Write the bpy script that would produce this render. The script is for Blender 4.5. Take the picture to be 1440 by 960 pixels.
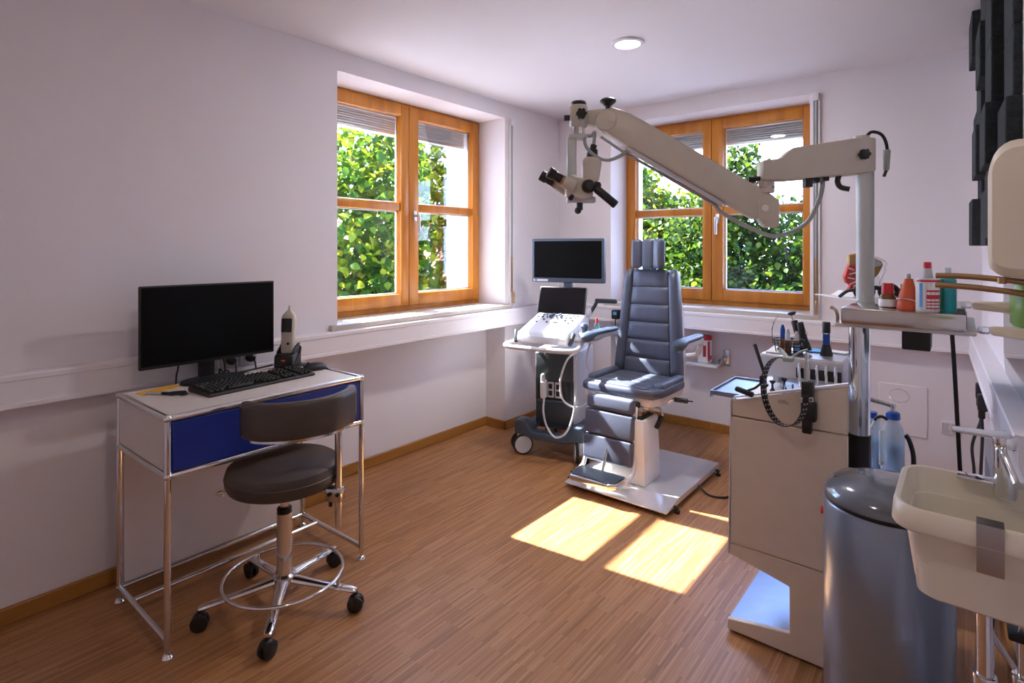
import bpy, bmesh, math, random
from mathutils import Matrix, Vector, Euler
import numpy as np

random.seed(7)
PI = math.pi
SC = bpy.context.scene
for _o in list(bpy.data.objects):
    bpy.data.objects.remove(_o)
COL = SC.collection

# ------------------------------------------------------------------ camera
cam_d = bpy.data.cameras.new('camera')
cam = bpy.data.objects.new('camera', cam_d)
COL.objects.link(cam)
cam.location = (2.625, 0.0, 1.32)
cam.rotation_euler = (math.radians(90), 0, math.radians(38.995))
cam_d.sensor_width = 36
cam_d.lens = 788 / 1440 * 36
cam_d.shift_y = -130 / 1440
cam_d.clip_start = 0.05
cam_d.clip_end = 300
SC.camera = cam

# ------------------------------------------------------------------ sky, sun, exposure
wld = bpy.data.worlds.new('sky')
SC.world = wld
wld.use_nodes = True
_nt = wld.node_tree
_nt.nodes.clear()
_out = _nt.nodes.new('ShaderNodeOutputWorld')
_bg = _nt.nodes.new('ShaderNodeBackground')
_bg.inputs['Strength'].default_value = 7.5
_tc = _nt.nodes.new('ShaderNodeTexCoord')
_sep = _nt.nodes.new('ShaderNodeSeparateXYZ')
_ramp = _nt.nodes.new('ShaderNodeValToRGB')
_ramp.color_ramp.elements[0].position = 0.0
_ramp.color_ramp.elements[0].color = (0.56, 0.68, 1.0, 1)
_ramp.color_ramp.elements[1].position = 0.8
_ramp.color_ramp.elements[1].color = (0.28, 0.45, 1.0, 1)
_nt.links.new(_tc.outputs['Generated'], _sep.inputs[0])
_nt.links.new(_sep.outputs['Z'], _ramp.inputs[0])
_nt.links.new(_ramp.outputs[0], _bg.inputs['Color'])
_nt.links.new(_bg.outputs[0], _out.inputs[0])

sun_d = bpy.data.lights.new('sun', 'SUN')
sun_d.energy = 66.0
sun_d.color = (1.0, 0.96, 0.95)
sun_d.angle = math.radians(0.6)
sun = bpy.data.objects.new('sun', sun_d)
COL.objects.link(sun)
sun.rotation_euler = Vector((1.0, 0.113, -0.945)).to_track_quat('-Z', 'Y').to_euler()

SC.view_settings.view_transform = 'Standard'
SC.view_settings.look = 'None'
SC.view_settings.gamma = 1.0
SC.view_settings.use_curve_mapping = False
SC.view_settings.exposure = 0.92
SC.cycles.max_bounces = 14
SC.cycles.diffuse_bounces = 8
SC.cycles.glossy_bounces = 5
SC.cycles.transmission_bounces = 8
SC.cycles.transparent_max_bounces = 24
SC.cycles.sample_clamp_indirect = 6.0
SC.cycles.use_denoising = True
SC.cycles.caustics_reflective = True
SC.cycles.blur_glossy = 1.0
SC.cycles.caustics_refractive = False

# ------------------------------------------------------------------ materials
def _new(name):
    m = bpy.data.materials.new(name)
    m.use_nodes = True
    nt = m.node_tree
    b = nt.nodes['Principled BSDF']
    return m, nt, b


def pmat(name, col, rough=0.5, metal=0.0, var=0.06, scale=18.0, bump=0.0, bscale=60.0, coat=0.0, spec=0.5,
         stretch=None, rvar=0.0):
    """principled surface with a noise-driven colour variation and optional fine relief"""
    m, nt, b = _new(name)
    tc = nt.nodes.new('ShaderNodeTexCoord')
    mp = nt.nodes.new('ShaderNodeMapping')
    nt.links.new(tc.outputs['Object'], mp.inputs['Vector'])
    if stretch:
        mp.inputs['Scale'].default_value = stretch
    n = nt.nodes.new('ShaderNodeTexNoise')
    n.inputs['Scale'].default_value = scale
    n.inputs['Detail'].default_value = 4
    nt.links.new(mp.outputs[0], n.inputs['Vector'])
    r = nt.nodes.new('ShaderNodeValToRGB')
    r.color_ramp.elements[0].position = 0.3
    r.color_ramp.elements[1].position = 0.7
    r.color_ramp.elements[0].color = tuple(max(0, c * (1 - var)) for c in col) + (1,)
    r.color_ramp.elements[1].color = tuple(min(1, c * (1 + var)) for c in col) + (1,)
    nt.links.new(n.outputs['Fac'], r.inputs[0])
    nt.links.new(r.outputs[0], b.inputs['Base Color'])
    b.inputs['Roughness'].default_value = rough
    b.inputs['Metallic'].default_value = metal
    b.inputs['Specular IOR Level'].default_value = spec
    if coat:
        b.inputs['Coat Weight'].default_value = coat
        b.inputs['Coat Roughness'].default_value = 0.08
    if bump:
        n2 = nt.nodes.new('ShaderNodeTexNoise')
        n2.inputs['Scale'].default_value = bscale
        n2.inputs['Detail'].default_value = 3
        nt.links.new(mp.outputs[0], n2.inputs['Vector'])
        bp = nt.nodes.new('ShaderNodeBump')
        bp.inputs['Strength'].default_value = bump
        bp.inputs['Distance'].default_value = 0.01
        nt.links.new(n2.outputs['Fac'], bp.inputs['Height'])
        nt.links.new(bp.outputs[0], b.inputs['Normal'])
    return m


def glass_mat(name, tint=(1, 1, 1), gloss=0.5, rough=0.0, ior=1.45):
    m = bpy.data.materials.new(name)
    m.use_nodes = True
    nt = m.node_tree
    nt.nodes.clear()
    o = nt.nodes.new('ShaderNodeOutputMaterial')
    tr = nt.nodes.new('ShaderNodeBsdfTransparent')
    tr.inputs['Color'].default_value = (*tint, 1)
    gl = nt.nodes.new('ShaderNodeBsdfGlossy')
    gl.inputs['Roughness'].default_value = rough
    fr = nt.nodes.new('ShaderNodeFresnel')
    fr.inputs['IOR'].default_value = ior
    mu = nt.nodes.new('ShaderNodeMath')
    mu.operation = 'MULTIPLY'
    mu.inputs[1].default_value = gloss
    mx = nt.nodes.new('ShaderNodeMixShader')
    nt.links.new(fr.outputs[0], mu.inputs[0])
    nt.links.new(mu.outputs[0], mx.inputs[0])
    nt.links.new(tr.outputs[0], mx.inputs[1])
    nt.links.new(gl.outputs[0], mx.inputs[2])
    nt.links.new(mx.outputs[0], o.inputs[0])
    return m


def wood_mat(name, c1, c2, along='Z', scale=1.0, rough=0.4):
    m, nt, b = _new(name)
    tc = nt.nodes.new('ShaderNodeTexCoord')
    mp = nt.nodes.new('ShaderNodeMapping')
    s = {'X': (0.6, 9, 9), 'Y': (9, 0.6, 9), 'Z': (9, 9, 0.6)}[along]
    mp.inputs['Scale'].default_value = tuple(v * scale for v in s)
    nt.links.new(tc.outputs['Object'], mp.inputs['Vector'])
    n = nt.nodes.new('ShaderNodeTexNoise')
    n.inputs['Scale'].default_value = 3.0
    n.inputs['Detail'].default_value = 6
    n.inputs['Distortion'].default_value = 0.6
    nt.links.new(mp.outputs[0], n.inputs['Vector'])
    r = nt.nodes.new('ShaderNodeValToRGB')
    r.color_ramp.elements[0].position = 0.35
    r.color_ramp.elements[1].position = 0.68
    r.color_ramp.elements[0].color = (*c1, 1)
    r.color_ramp.elements[1].color = (*c2, 1)
    nt.links.new(n.outputs['Fac'], r.inputs[0])
    nt.links.new(r.outputs[0], b.inputs['Base Color'])
    b.inputs['Roughness'].default_value = rough
    return m


def parquet_mat():
    """industrial parquet: narrow oak strips that run along y"""
    m, nt, b = _new('oak_parquet')
    tc = nt.nodes.new('ShaderNodeTexCoord')
    mp = nt.nodes.new('ShaderNodeMapping')
    mp.inputs['Rotation'].default_value = (0, 0, PI / 2)
    nt.links.new(tc.outputs['Object'], mp.inputs['Vector'])
    br = nt.nodes.new('ShaderNodeTexBrick')
    br.inputs['Scale'].default_value = 1.0
    br.inputs['Brick Width'].default_value = 0.20
    br.inputs['Row Height'].default_value = 0.0095
    br.inputs['Mortar Size'].default_value = 0.0007
    br.inputs['Mortar Smooth'].default_value = 0.4
    br.offset = 0.37
    br.inputs['Color1'].default_value = (0.0, 0.0, 0.0, 1)
    br.inputs['Color2'].default_value = (1, 1, 1, 1)
    br.inputs['Mortar'].default_value = (0.1, 0.1, 0.1, 1)
    nt.links.new(mp.outputs[0], br.inputs['Vector'])
    mp2 = nt.nodes.new('ShaderNodeMapping')
    mp2.inputs['Scale'].default_value = (60, 1.6, 1)
    nt.links.new(tc.outputs['Object'], mp2.inputs['Vector'])
    n = nt.nodes.new('ShaderNodeTexNoise')
    n.inputs['Scale'].default_value = 2.0
    n.inputs['Detail'].default_value = 5
    nt.links.new(mp2.outputs[0], n.inputs['Vector'])
    ad = nt.nodes.new('ShaderNodeMix')
    ad.data_type = 'FLOAT'
    ad.inputs[0].default_value = 0.60
    nt.links.new(br.outputs['Color'], ad.inputs[2])
    nt.links.new(n.outputs['Fac'], ad.inputs[3])
    r = nt.nodes.new('ShaderNodeValToRGB')
    r.color_ramp.elements[0].position = 0.12
    r.color_ramp.elements[0].color = (0.190, 0.076, 0.024, 1)
    r.color_ramp.elements[1].position = 0.85
    r.color_ramp.elements[1].color = (0.460, 0.245, 0.118, 1)
    e = r.color_ramp.elements.new(0.5)
    e.color = (0.365, 0.168, 0.060, 1)
    nt.links.new(ad.outputs[0], r.inputs[0])
    nt.links.new(r.outputs[0], b.inputs['Base Color'])
    b.inputs['Roughness'].default_value = 0.42
    bp = nt.nodes.new('ShaderNodeBump')
    bp.inputs['Strength'].default_value = 0.12
    bp.inputs['Distance'].default_value = 0.002
    nt.links.new(ad.outputs[0], bp.inputs['Height'])
    nt.links.new(bp.outputs[0], b.inputs['Normal'])
    return m


def leaf_mat(name, c1, c2, c3, trans=0.5):
    m = bpy.data.materials.new(name)
    m.use_nodes = True
    nt = m.node_tree
    nt.nodes.clear()
    o = nt.nodes.new('ShaderNodeOutputMaterial')
    geo = nt.nodes.new('ShaderNodeNewGeometry')
    n = nt.nodes.new('ShaderNodeTexWhiteNoise')
    n.noise_dimensions = '1D'
    oi = nt.nodes.new('ShaderNodeObjectInfo')
    add = nt.nodes.new('ShaderNodeMath')
    add.operation = 'ADD'
    nt.links.new(geo.outputs['Random Per Island'], add.inputs[0])
    nt.links.new(oi.outputs['Random'], add.inputs[1])
    nt.links.new(add.outputs[0], n.inputs['W'])
    r = nt.nodes.new('ShaderNodeValToRGB')
    r.color_ramp.elements[0].color = (*c1, 1)
    r.color_ramp.elements[1].color = (*c3, 1)
    e = r.color_ramp.elements.new(0.55)
    e.color = (*c2, 1)
    nt.links.new(n.outputs['Value'], r.inputs[0])
    d = nt.nodes.new('ShaderNodeBsdfPrincipled')
    d.inputs['Roughness'].default_value = 0.5
    d.inputs['Specular IOR Level'].default_value = 0.12
    nt.links.new(r.outputs[0], d.inputs['Base Color'])
    t = nt.nodes.new('ShaderNodeBsdfTranslucent')
    hs = nt.nodes.new('ShaderNodeHueSaturation')
    hs.inputs['Hue'].default_value = 0.475
    hs.inputs['Value'].default_value = 1.7
    nt.links.new(r.outputs[0], hs.inputs['Color'])
    nt.links.new(hs.outputs[0], t.inputs['Color'])
    mx = nt.nodes.new('ShaderNodeMixShader')
    mx.inputs[0].default_value = trans
    nt.links.new(d.outputs[0], mx.inputs[1])
    nt.links.new(t.outputs[0], mx.inputs[2])
    nt.links.new(mx.outputs[0], o.inputs[0])
    return m


def emit_mat(name, col, strength):
    m = bpy.data.materials.new(name)
    m.use_nodes = True
    nt = m.node_tree
    nt.nodes.clear()
    o = nt.nodes.new('ShaderNodeOutputMaterial')
    e = nt.nodes.new('ShaderNodeEmission')
    e.inputs['Color'].default_value = (*col, 1)
    e.inputs['Strength'].default_value = strength
    nt.links.new(e.outputs[0], o.inputs[0])
    return m


def milky_mat(name):
    m = bpy.data.materials.new(name)
    m.use_nodes = True
    nt = m.node_tree
    nt.nodes.clear()
    o = nt.nodes.new('ShaderNodeOutputMaterial')
    tr = nt.nodes.new('ShaderNodeBsdfTransparent')
    tr.inputs['Color'].default_value = (0.85, 0.93, 0.98, 1)
    pb = nt.nodes.new('ShaderNodeBsdfPrincipled')
    pb.inputs['Base Color'].default_value = (0.62, 0.70, 0.74, 1)
    pb.inputs['Roughness'].default_value = 0.25
    mx = nt.nodes.new('ShaderNodeMixShader')
    mx.inputs[0].default_value = 0.45
    nt.links.new(tr.outputs[0], mx.inputs[1])
    nt.links.new(pb.outputs[0], mx.inputs[2])
    nt.links.new(mx.outputs[0], o.inputs[0])
    return m


M = {}
M['wall'] = pmat('wall_paint', (0.745, 0.710, 0.730), 0.85, var=0.012, scale=3, bump=0.05, bscale=180)
M['ceiling'] = pmat('ceiling_paint', (0.72, 0.70, 0.73), 0.75, var=0.012, scale=2, bump=0.03, bscale=120)
M['ext'] = pmat('outside_plaster', (0.80, 0.79, 0.76), 0.9, var=0.04, scale=20, bump=0.2, bscale=120)
M['floor'] = parquet_mat()
M['oak'] = wood_mat('oak_baseboard', (0.30, 0.125, 0.022), (0.40, 0.185, 0.04), 'Y', 0.6, 0.4)
M['win_wood'] = wood_mat('honey_pine', (0.40, 0.135, 0.008), (0.54, 0.205, 0.014), 'Z', 0.5, 0.35)
M['trunk'] = pmat('white_duct', (0.76, 0.73, 0.75), 0.5, var=0.01)
M['sill'] = pmat('speckled_stone', (0.52, 0.47, 0.42), 0.35, var=0.18, scale=160)
M['near_wall'] = pmat('dark_wood_front', (0.10, 0.075, 0.055), 0.6, var=0.2)
M['plinth'] = pmat('plinth_sheet', (0.26, 0.32, 0.42), 0.32, 0.85, var=0.04)
M['zinc'] = pmat('weathered_zinc', (0.50, 0.52, 0.55), 0.42, 0.8, var=0.1)
M['chrome'] = pmat('chrome', (0.78, 0.79, 0.80), 0.10, 1.0, var=0.02)
M['steel'] = pmat('brushed_steel', (0.62, 0.60, 0.57), 0.17, 1.0, var=0.06, scale=40, stretch=(1, 12, 12))
M['alu'] = pmat('satin_aluminium', (0.66, 0.66, 0.68), 0.35, 1.0, var=0.03)
M['white_lac'] = pmat('white_powder_coat', (0.66, 0.60, 0.56), 0.38, var=0.015)
M['blue'] = pmat('blue_powder_coat', (0.003, 0.022, 0.21), 0.35, var=0.03)
M['black'] = pmat('black_plastic', (0.012, 0.012, 0.013), 0.42, var=0.1)
M['black_soft'] = pmat('black_rubber', (0.018, 0.018, 0.018), 0.7, var=0.15)
M['screen'] = pmat('black_screen', (0.002, 0.002, 0.003), 0.10, var=0.0)
M['screen_matte'] = pmat('black_matte_screen', (0.001, 0.001, 0.001), 0.55, var=0.0, spec=0.12)
M['leather_dark'] = pmat('dark_leather', (0.060, 0.045, 0.037), 0.42, var=0.1, bump=0.06, bscale=260)
M['leather_blue'] = pmat('slate_leather', (0.085, 0.100, 0.150), 0.40, var=0.05, bump=0.05, bscale=220)
M['chair_frame'] = pmat('cream_lacquer', (0.68, 0.64, 0.60), 0.35, var=0.02)
M['chair_white'] = pmat('white_lacquer', (0.78, 0.78, 0.78), 0.28, var=0.02, coat=0.3)
M['plate'] = pmat('polished_plate', (0.80, 0.81, 0.85), 0.16, 0.55, var=0.03, scale=8)
M['cart_dark'] = pmat('anthracite_plastic', (0.030, 0.042, 0.048), 0.45, var=0.06)
M['cart_slate'] = pmat('slate_plastic', (0.060, 0.085, 0.125), 0.42, var=0.06)
M['cart_white'] = pmat('white_plastic', (0.64, 0.64, 0.68), 0.35, var=0.01)
M['cart_grey'] = pmat('pale_grey_plastic', (0.52, 0.52, 0.56), 0.4, var=0.02)
M['scope'] = pmat('ivory_enamel', (0.55, 0.51, 0.44), 0.38, var=0.02)
M['scope_tube'] = pmat('grey_enamel', (0.54, 0.57, 0.56), 0.35, var=0.02)
M['cabinet'] = pmat('beige_laminate', (0.70, 0.60, 0.49), 0.42, var=0.02)
M['cabinet_edge'] = pmat('light_edge', (0.74, 0.72, 0.74), 0.35, var=0.02)
M['bin'] = pmat('blue_grey_metal', (0.30, 0.36, 0.44), 0.28, 0.75, var=0.03)
M['bin_lid'] = pmat('glossy_grey_lid', (0.16, 0.18, 0.21), 0.12, 0.35, var=0.03, coat=0.4)
M['basin'] = pmat('cream_plastic', (0.76, 0.71, 0.58), 0.32, var=0.02)
M['foam'] = pmat('charcoal_foam', (0.020, 0.026, 0.030), 0.95, var=0.3, scale=60, bump=0.6, bscale=220)
M['red'] = pmat('red_plastic', (0.55, 0.02, 0.025), 0.35, var=0.05)
M['orange'] = pmat('orange_rubber', (0.62, 0.10, 0.03), 0.5, var=0.08)
M['teal'] = pmat('teal_plastic', (0.01, 0.30, 0.32), 0.35, var=0.05)
M['green'] = pmat('pale_green_plastic', (0.22, 0.42, 0.10), 0.4, var=0.08)
M['green_dark'] = pmat('dark_green_plastic', (0.01, 0.16, 0.08), 0.4, var=0.05)
M['paper'] = pmat('paper', (0.82, 0.82, 0.84), 0.8, var=0.02)
M['paper_blue'] = pmat('blue_wrap', (0.10, 0.38, 0.75), 0.6, var=0.1)
M['note'] = pmat('orange_paper', (0.75, 0.36, 0.02), 0.7, var=0.03)
M['amber'] = pmat('amber_glass', (0.16, 0.055, 0.01), 0.12, var=0.05, coat=0.3)
M['brass'] = pmat('bronze_steel', (0.45, 0.30, 0.16), 0.3, 0.9, var=0.05)
M['flesh'] = pmat('ochre_bone', (0.50, 0.30, 0.11), 0.5, var=0.2, scale=40)
M['muscle'] = pmat('red_muscle', (0.62, 0.05, 0.04), 0.5, var=0.25, scale=60)
M['hose'] = pmat('grey_hose', (0.34, 0.37, 0.37), 0.5, var=0.05)
M['mirror'] = pmat('mirror_glass', (0.30, 0.36, 0.36), 0.05, 0.9, var=0.02)
M['blue_poster'] = pmat('blue_poster', (0.14, 0.32, 0.62), 0.5, var=0.3, scale=9)
M['blind'] = pmat('grey_slats', (0.44, 0.44, 0.45), 0.5, var=0.08)
M['bluecap'] = pmat('blue_plastic', (0.01, 0.07, 0.36), 0.35, var=0.03)
M['liquid'] = pmat('blue_liquid', (0.05, 0.32, 0.62), 0.15, var=0.05)
M['milky'] = milky_mat('milky_plastic')
M['clear'] = glass_mat('clear_plastic', (0.93, 0.96, 0.98), 0.9, 0.05)
M['pane'] = glass_mat('window_glass', (0.97, 0.985, 0.98), 0.75, 0.0, 1.45)
M['bark'] = pmat('tree_bark', (0.075, 0.055, 0.042), 0.9, var=0.35, scale=14, bump=0.5, bscale=30)
M['leaf_a'] = leaf_mat('leaf_bright', (0.006, 0.028, 0.002), (0.026, 0.072, 0.004), (0.115, 0.140, 0.005), 0.5)
M['leaf_b'] = leaf_mat('leaf_deep', (0.005, 0.020, 0.002), (0.014, 0.042, 0.003), (0.042, 0.068, 0.004), 0.4)
M['gravel'] = pmat('pale_gravel', (0.34, 0.335, 0.34), 0.9, var=0.4, scale=3, bump=0.4, bscale=20)
M['roof'] = pmat('red_roof', (0.42, 0.15, 0.11), 0.8, var=0.25, scale=10)
M['glow'] = emit_mat('lamp_glow', (1.0, 0.96, 0.94), 7.0)

# ------------------------------------------------------------------ mesh helper
class MB:
    """collects shapes and links them as ONE mesh object"""
    def __init__(s):
        s.bm = bmesh.new()

    def _take(s, bm, mat=None):
        if mat is not None:
            bmesh.ops.transform(bm, matrix=mat, verts=bm.verts)
        me = bpy.data.meshes.new('tmp')
        bm.to_mesh(me)
        bm.free()
        s.bm.from_mesh(me)
        bpy.data.meshes.remove(me)
        return s

    def box(s, c, size, bev=0.0, seg=2, rot=None, taper=None):
        bm = bmesh.new()
        bmesh.ops.create_cube(bm, size=1)
        for v in bm.verts:
            k = 1.0
            if taper and v.co.z > 0:
                v.co.x *= taper[0]
                v.co.y *= taper[1]
            v.co.x *= size[0]
            v.co.y *= size[1]
            v.co.z *= size[2]
        if bev > 0:
            bev = min(bev, 0.49 * min(size))
            bmesh.ops.bevel(bm, geom=bm.edges[:], offset=bev, segments=seg, profile=0.5, affect='EDGES')
        mt = Matrix.Translation(c)
        if rot is not None:
            mt = mt @ (rot if isinstance(rot, Matrix) else Euler(rot).to_matrix().to_4x4())
        return s._take(bm, mt)

    def b2(s, x0, x1, y0, y1, z0, z1, bev=0.0, seg=2):
        return s.box(((x0 + x1) / 2, (y0 + y1) / 2, (z0 + z1) / 2), (abs(x1 - x0), abs(y1 - y0), abs(z1 - z0)), bev, seg)

    def cyl(s, p0, p1, r0, r1=None, seg=20, bev=0.0):
        p0, p1 = Vector(p0), Vector(p1)
        d = p1 - p0
        r1 = r0 if r1 is None else r1
        bm = bmesh.new()
        bmesh.ops.create_cone(bm, cap_ends=True, cap_tris=False, segments=seg, radius1=r0, radius2=r1, depth=d.length)
        if bev > 0:
            es = [e for e in bm.edges if abs(e.verts[0].co.z - e.verts[1].co.z) < 1e-6]
            bmesh.ops.bevel(bm, geom=es, offset=bev, segments=2, profile=0.5, affect='EDGES')
        q = d.to_track_quat('Z', 'Y').to_matrix().to_4x4()
        return s._take(bm, Matrix.Translation((p0 + p1) / 2) @ q)

    def sph(s, c, r, seg=18, rot=None):
        bm = bmesh.new()
        bmesh.ops.create_uvsphere(bm, u_segments=seg, v_segments=max(6, seg // 2 + 2), radius=1)
        rr = (r, r, r) if isinstance(r, (int, float)) else r
        mt = Matrix.Translation(c)
        if rot is not None:
            mt = mt @ Euler(rot).to_matrix().to_4x4()
        return s._take(bm, mt @ Matrix.Diagonal((*rr, 1)))

    def lathe(s, prof, c=(0, 0, 0), seg=32, axis=None, scale=(1, 1)):
        """profile of (r, z) turned about z; axis: direction vector to aim z at"""
        bm = bmesh.new()
        rings = []
        for r, z in prof:
            if r < 1e-6:
                rings.append([bm.verts.new((0, 0, z))])
            else:
                rings.append([bm.verts.new((r * scale[0] * math.cos(2 * PI * k / seg), r * scale[1] * math.sin(2 * PI * k / seg), z)) for k in range(seg)])
        for a, b in zip(rings, rings[1:]):
            if len(a) == 1 and len(b) == 1:
                continue
            for k in range(seg):
                k2 = (k + 1) % seg
                if len(a) == 1:
                    bm.faces.new((a[0], b[k2], b[k]))
                elif len(b) == 1:
                    bm.faces.new((a[k], a[k2], b[0]))
                else:
                    bm.faces.new((a[k], a[k2], b[k2], b[k]))
        bmesh.ops.recalc_face_normals(bm, faces=bm.faces[:])
        mt = Matrix.Translation(c)
        if axis is not None:
            mt = mt @ Vector(axis).to_track_quat('Z', 'Y').to_matrix().to_4x4()
        return s._take(bm, mt)

    def prism(s, poly, plane, a, b, bev=0.0, seg=2):
        """polygon in plane 'xy','xz' or 'yz' extruded along the third axis from a to b"""
        bm = bmesh.new()
        def p3(p, t):
            return {'xy': (p[0], p[1], t), 'xz': (p[0], t, p[1]), 'yz': (t, p[0], p[1])}[plane]
        v0 = [bm.verts.new(p3(p, a)) for p in poly]
        v1 = [bm.verts.new(p3(p, b)) for p in poly]
        bm.faces.new(v0)
        bm.faces.new(list(reversed(v1)))
        n = len(poly)
        for k in range(n):
            bm.faces.new((v0[k], v0[(k + 1) % n], v1[(k + 1) % n], v1[k]))
        bmesh.ops.recalc_face_normals(bm, faces=bm.faces[:])
        if bev > 0:
            bmesh.ops.bevel(bm, geom=bm.edges[:], offset=bev, segments=seg, profile=0.5, affect='EDGES')
        return s._take(bm)

    def tube(s, pts, r, seg=10, sub=8, smooth=True, closed=False, flat=None):
        """round hose through the points (Catmull-Rom when smooth); r may be a list"""
        P = [Vector(p) for p in pts]
        n = len(P)
        path, rad = [], []
        rr = r if isinstance(r, (list, tuple)) else [r] * n
        if smooth and n > 2:
            rng = n if closed else n - 1
            for i in range(rng):
                if closed:
                    a, b, c, d = P[(i - 1) % n], P[i], P[(i + 1) % n], P[(i + 2) % n]
                else:
                    a, b, c, d = P[max(i - 1, 0)], P[i], P[i + 1], P[min(i + 2, n - 1)]
                for k in range(sub):
                    t = k / sub
                    path.append(0.5 * ((2 * b) + (c - a) * t + (2 * a - 5 * b + 4 * c - d) * t * t + (3 * b - a - 3 * c + d) * t ** 3))
                    rad.append(rr[i] * (1 - t) + rr[(i + 1) % n] * t)
            if not closed:
                path.append(P[-1])
                rad.append(rr[-1])
        else:
            path, rad = P, list(rr)
        bm = bmesh.new()
        m = len(path)
        up = Vector((0, 0, 1))
        t0 = (path[1] - path[0]).normalized()
        if abs(t0.dot(up)) > 0.95:
            up = Vector((1, 0, 0))
        nrm = t0.cross(up).normalized()
        rings = []
        for i in range(m):
            if closed:
                t = (path[(i + 1) % m] - path[(i - 1) % m]).normalized()
            else:
                t = (path[min(i + 1, m - 1)] - path[max(i - 1, 0)]).normalized()
            nrm = (nrm - t * nrm.dot(t)).normalized()
            bn = t.cross(nrm)
            fx, fy = flat if flat else (1, 1)
            rings.append([bm.verts.new(path[i] + (nrm * fx * math.cos(2 * PI * k / seg) + bn * fy * math.sin(2 * PI * k / seg)) * rad[i]) for k in range(seg)])
        for i in range(m if closed else m - 1):
            a, b = rings[i], rings[(i + 1) % m]
            for k in range(seg):
                bm.faces.new((a[k], a[(k + 1) % seg], b[(k + 1) % seg], b[k]))
        if not closed:
            bm.faces.new(list(reversed(rings[0])))
            bm.faces.new(rings[-1])
        bmesh.ops.recalc_face_normals(bm, faces=bm.faces[:])
        return s._take(bm)

    def loft(s, loops, cap=True, closed=True):
        bm = bmesh.new()
        R = [[bm.verts.new(p) for p in L] for L in loops]
        n = len(R[0])
        for a, b in zip(R, R[1:]):
            for k in range(n if closed else n - 1):
                bm.faces.new((a[k], a[(k + 1) % n], b[(k + 1) % n], b[k]))
        if cap:
            bm.faces.new(list(reversed(R[0])))
            bm.faces.new(R[-1])
        bmesh.ops.recalc_face_normals(bm, faces=bm.faces[:])
        return s._take(bm)

    def build(s, name, mat, parent=None, local=False, angle=38, smooth=True, xf=None):
        if xf is not None:
            bmesh.ops.transform(s.bm, matrix=xf, verts=s.bm.verts)
        if parent is not None and not local:
            bmesh.ops.transform(s.bm, matrix=ROOT[parent.name].inverted(), verts=s.bm.verts)
        me = bpy.data.meshes.new(name)
        if smooth:
            lim = math.radians(angle)
            for e in s.bm.edges:
                if len(e.link_faces) == 2:
                    e.smooth = e.calc_face_angle(0) < lim
            for f in s.bm.faces:
                f.smooth = True
        s.bm.to_mesh(me)
        s.bm.free()
        me.materials.append(mat)
        o = bpy.data.objects.new(name, me)
        COL.objects.link(o)
        if parent is not None:
            o.parent = parent
            ROOT[o.name] = ROOT[parent.name]
        else:
            ROOT[o.name] = Matrix.Identity(4)
        return o


ROOT = {}


def tag(o, label, cat, group=None, kind=None):
    if label:
        o['label'] = label
    if cat:
        o['category'] = cat
    if group:
        o['group'] = group
    if kind:
        o['kind'] = kind
    return o


def thing(name, label, cat, loc=(0, 0, 0), rz=0.0, group=None):
    o = bpy.data.objects.new(name, None)
    o.empty_display_size = 0.1
    COL.objects.link(o)
    o.location = loc
    o.rotation_euler = (0, 0, rz)
    ROOT[o.name] = Matrix.Translation(loc) @ Matrix.Rotation(rz, 4, 'Z')
    return tag(o, label, cat, group)


def struct(o):
    o['kind'] = 'structure'
    return o


def copy_tree(o, loc=None, rz=None, label=None, parent=None):
    c = o.copy()
    COL.objects.link(c)
    if loc is not None:
        c.location = loc
    if rz is not None:
        c.rotation_euler = (0, 0, rz)
    if label:
        c['label'] = label
    if parent is not None:
        c.parent = parent
    ROOT[c.name] = Matrix.Translation(c.location) @ c.rotation_euler.to_matrix().to_4x4()
    for ch in list(o.children):
        copy_tree(ch, parent=c)
    return c


def text_part(name, body, size, mat, parent, mw, ext=0.0006):
    """flat lettering as a mesh part; mw places the text plane in the world"""
    cu = bpy.data.curves.new(name, 'FONT')
    cu.body = body
    cu.size = size
    cu.align_x = 'CENTER'
    cu.align_y = 'CENTER'
    cu.extrude = ext
    tmp = bpy.data.objects.new('tmp_text', cu)
    COL.objects.link(tmp)
    dg = bpy.context.evaluated_depsgraph_get()
    me = bpy.data.meshes.new_from_object(tmp.evaluated_get(dg))
    bpy.data.objects.remove(tmp)
    me.transform(ROOT[parent.name].inverted() @ mw)
    me.materials.clear()
    me.materials.append(mat)
    o = bpy.data.objects.new(name, me)
    COL.objects.link(o)
    o.parent = parent
    ROOT[o.name] = ROOT[parent.name]
    return o


def Rx(d):
    return Matrix.Rotation(math.radians(d), 4, 'X')


def Ry(d):
    return Matrix.Rotation(math.radians(d), 4, 'Y')


def Rz(d):
    return Matrix.Rotation(math.radians(d), 4, 'Z')


def T(*p):
    return Matrix.Translation(p if len(p) == 3 else p[0])

# ================================================================== the room
H = 2.39
RX0, RX1 = 2.69, 2.854          # right wall at y = 3.86 and y = -0.6


def rwall(y):
    """x of the (slanted) right wall"""
    return RX0 + (3.86 - y) / 4.46 * (RX1 - RX0)


RW = math.atan2(RX1 - RX0, 4.46)

b = MB()
b.b2(-0.6, 3.3, -0.75, 4.41, -0.12, 0)
struct(b.build('floor', M['floor'], smooth=False))
b = MB()
b.b2(-0.6, 3.3, -0.75, 4.41, H, H + 0.16)
struct(b.build('ceiling', M['ceiling'], smooth=False))

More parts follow.
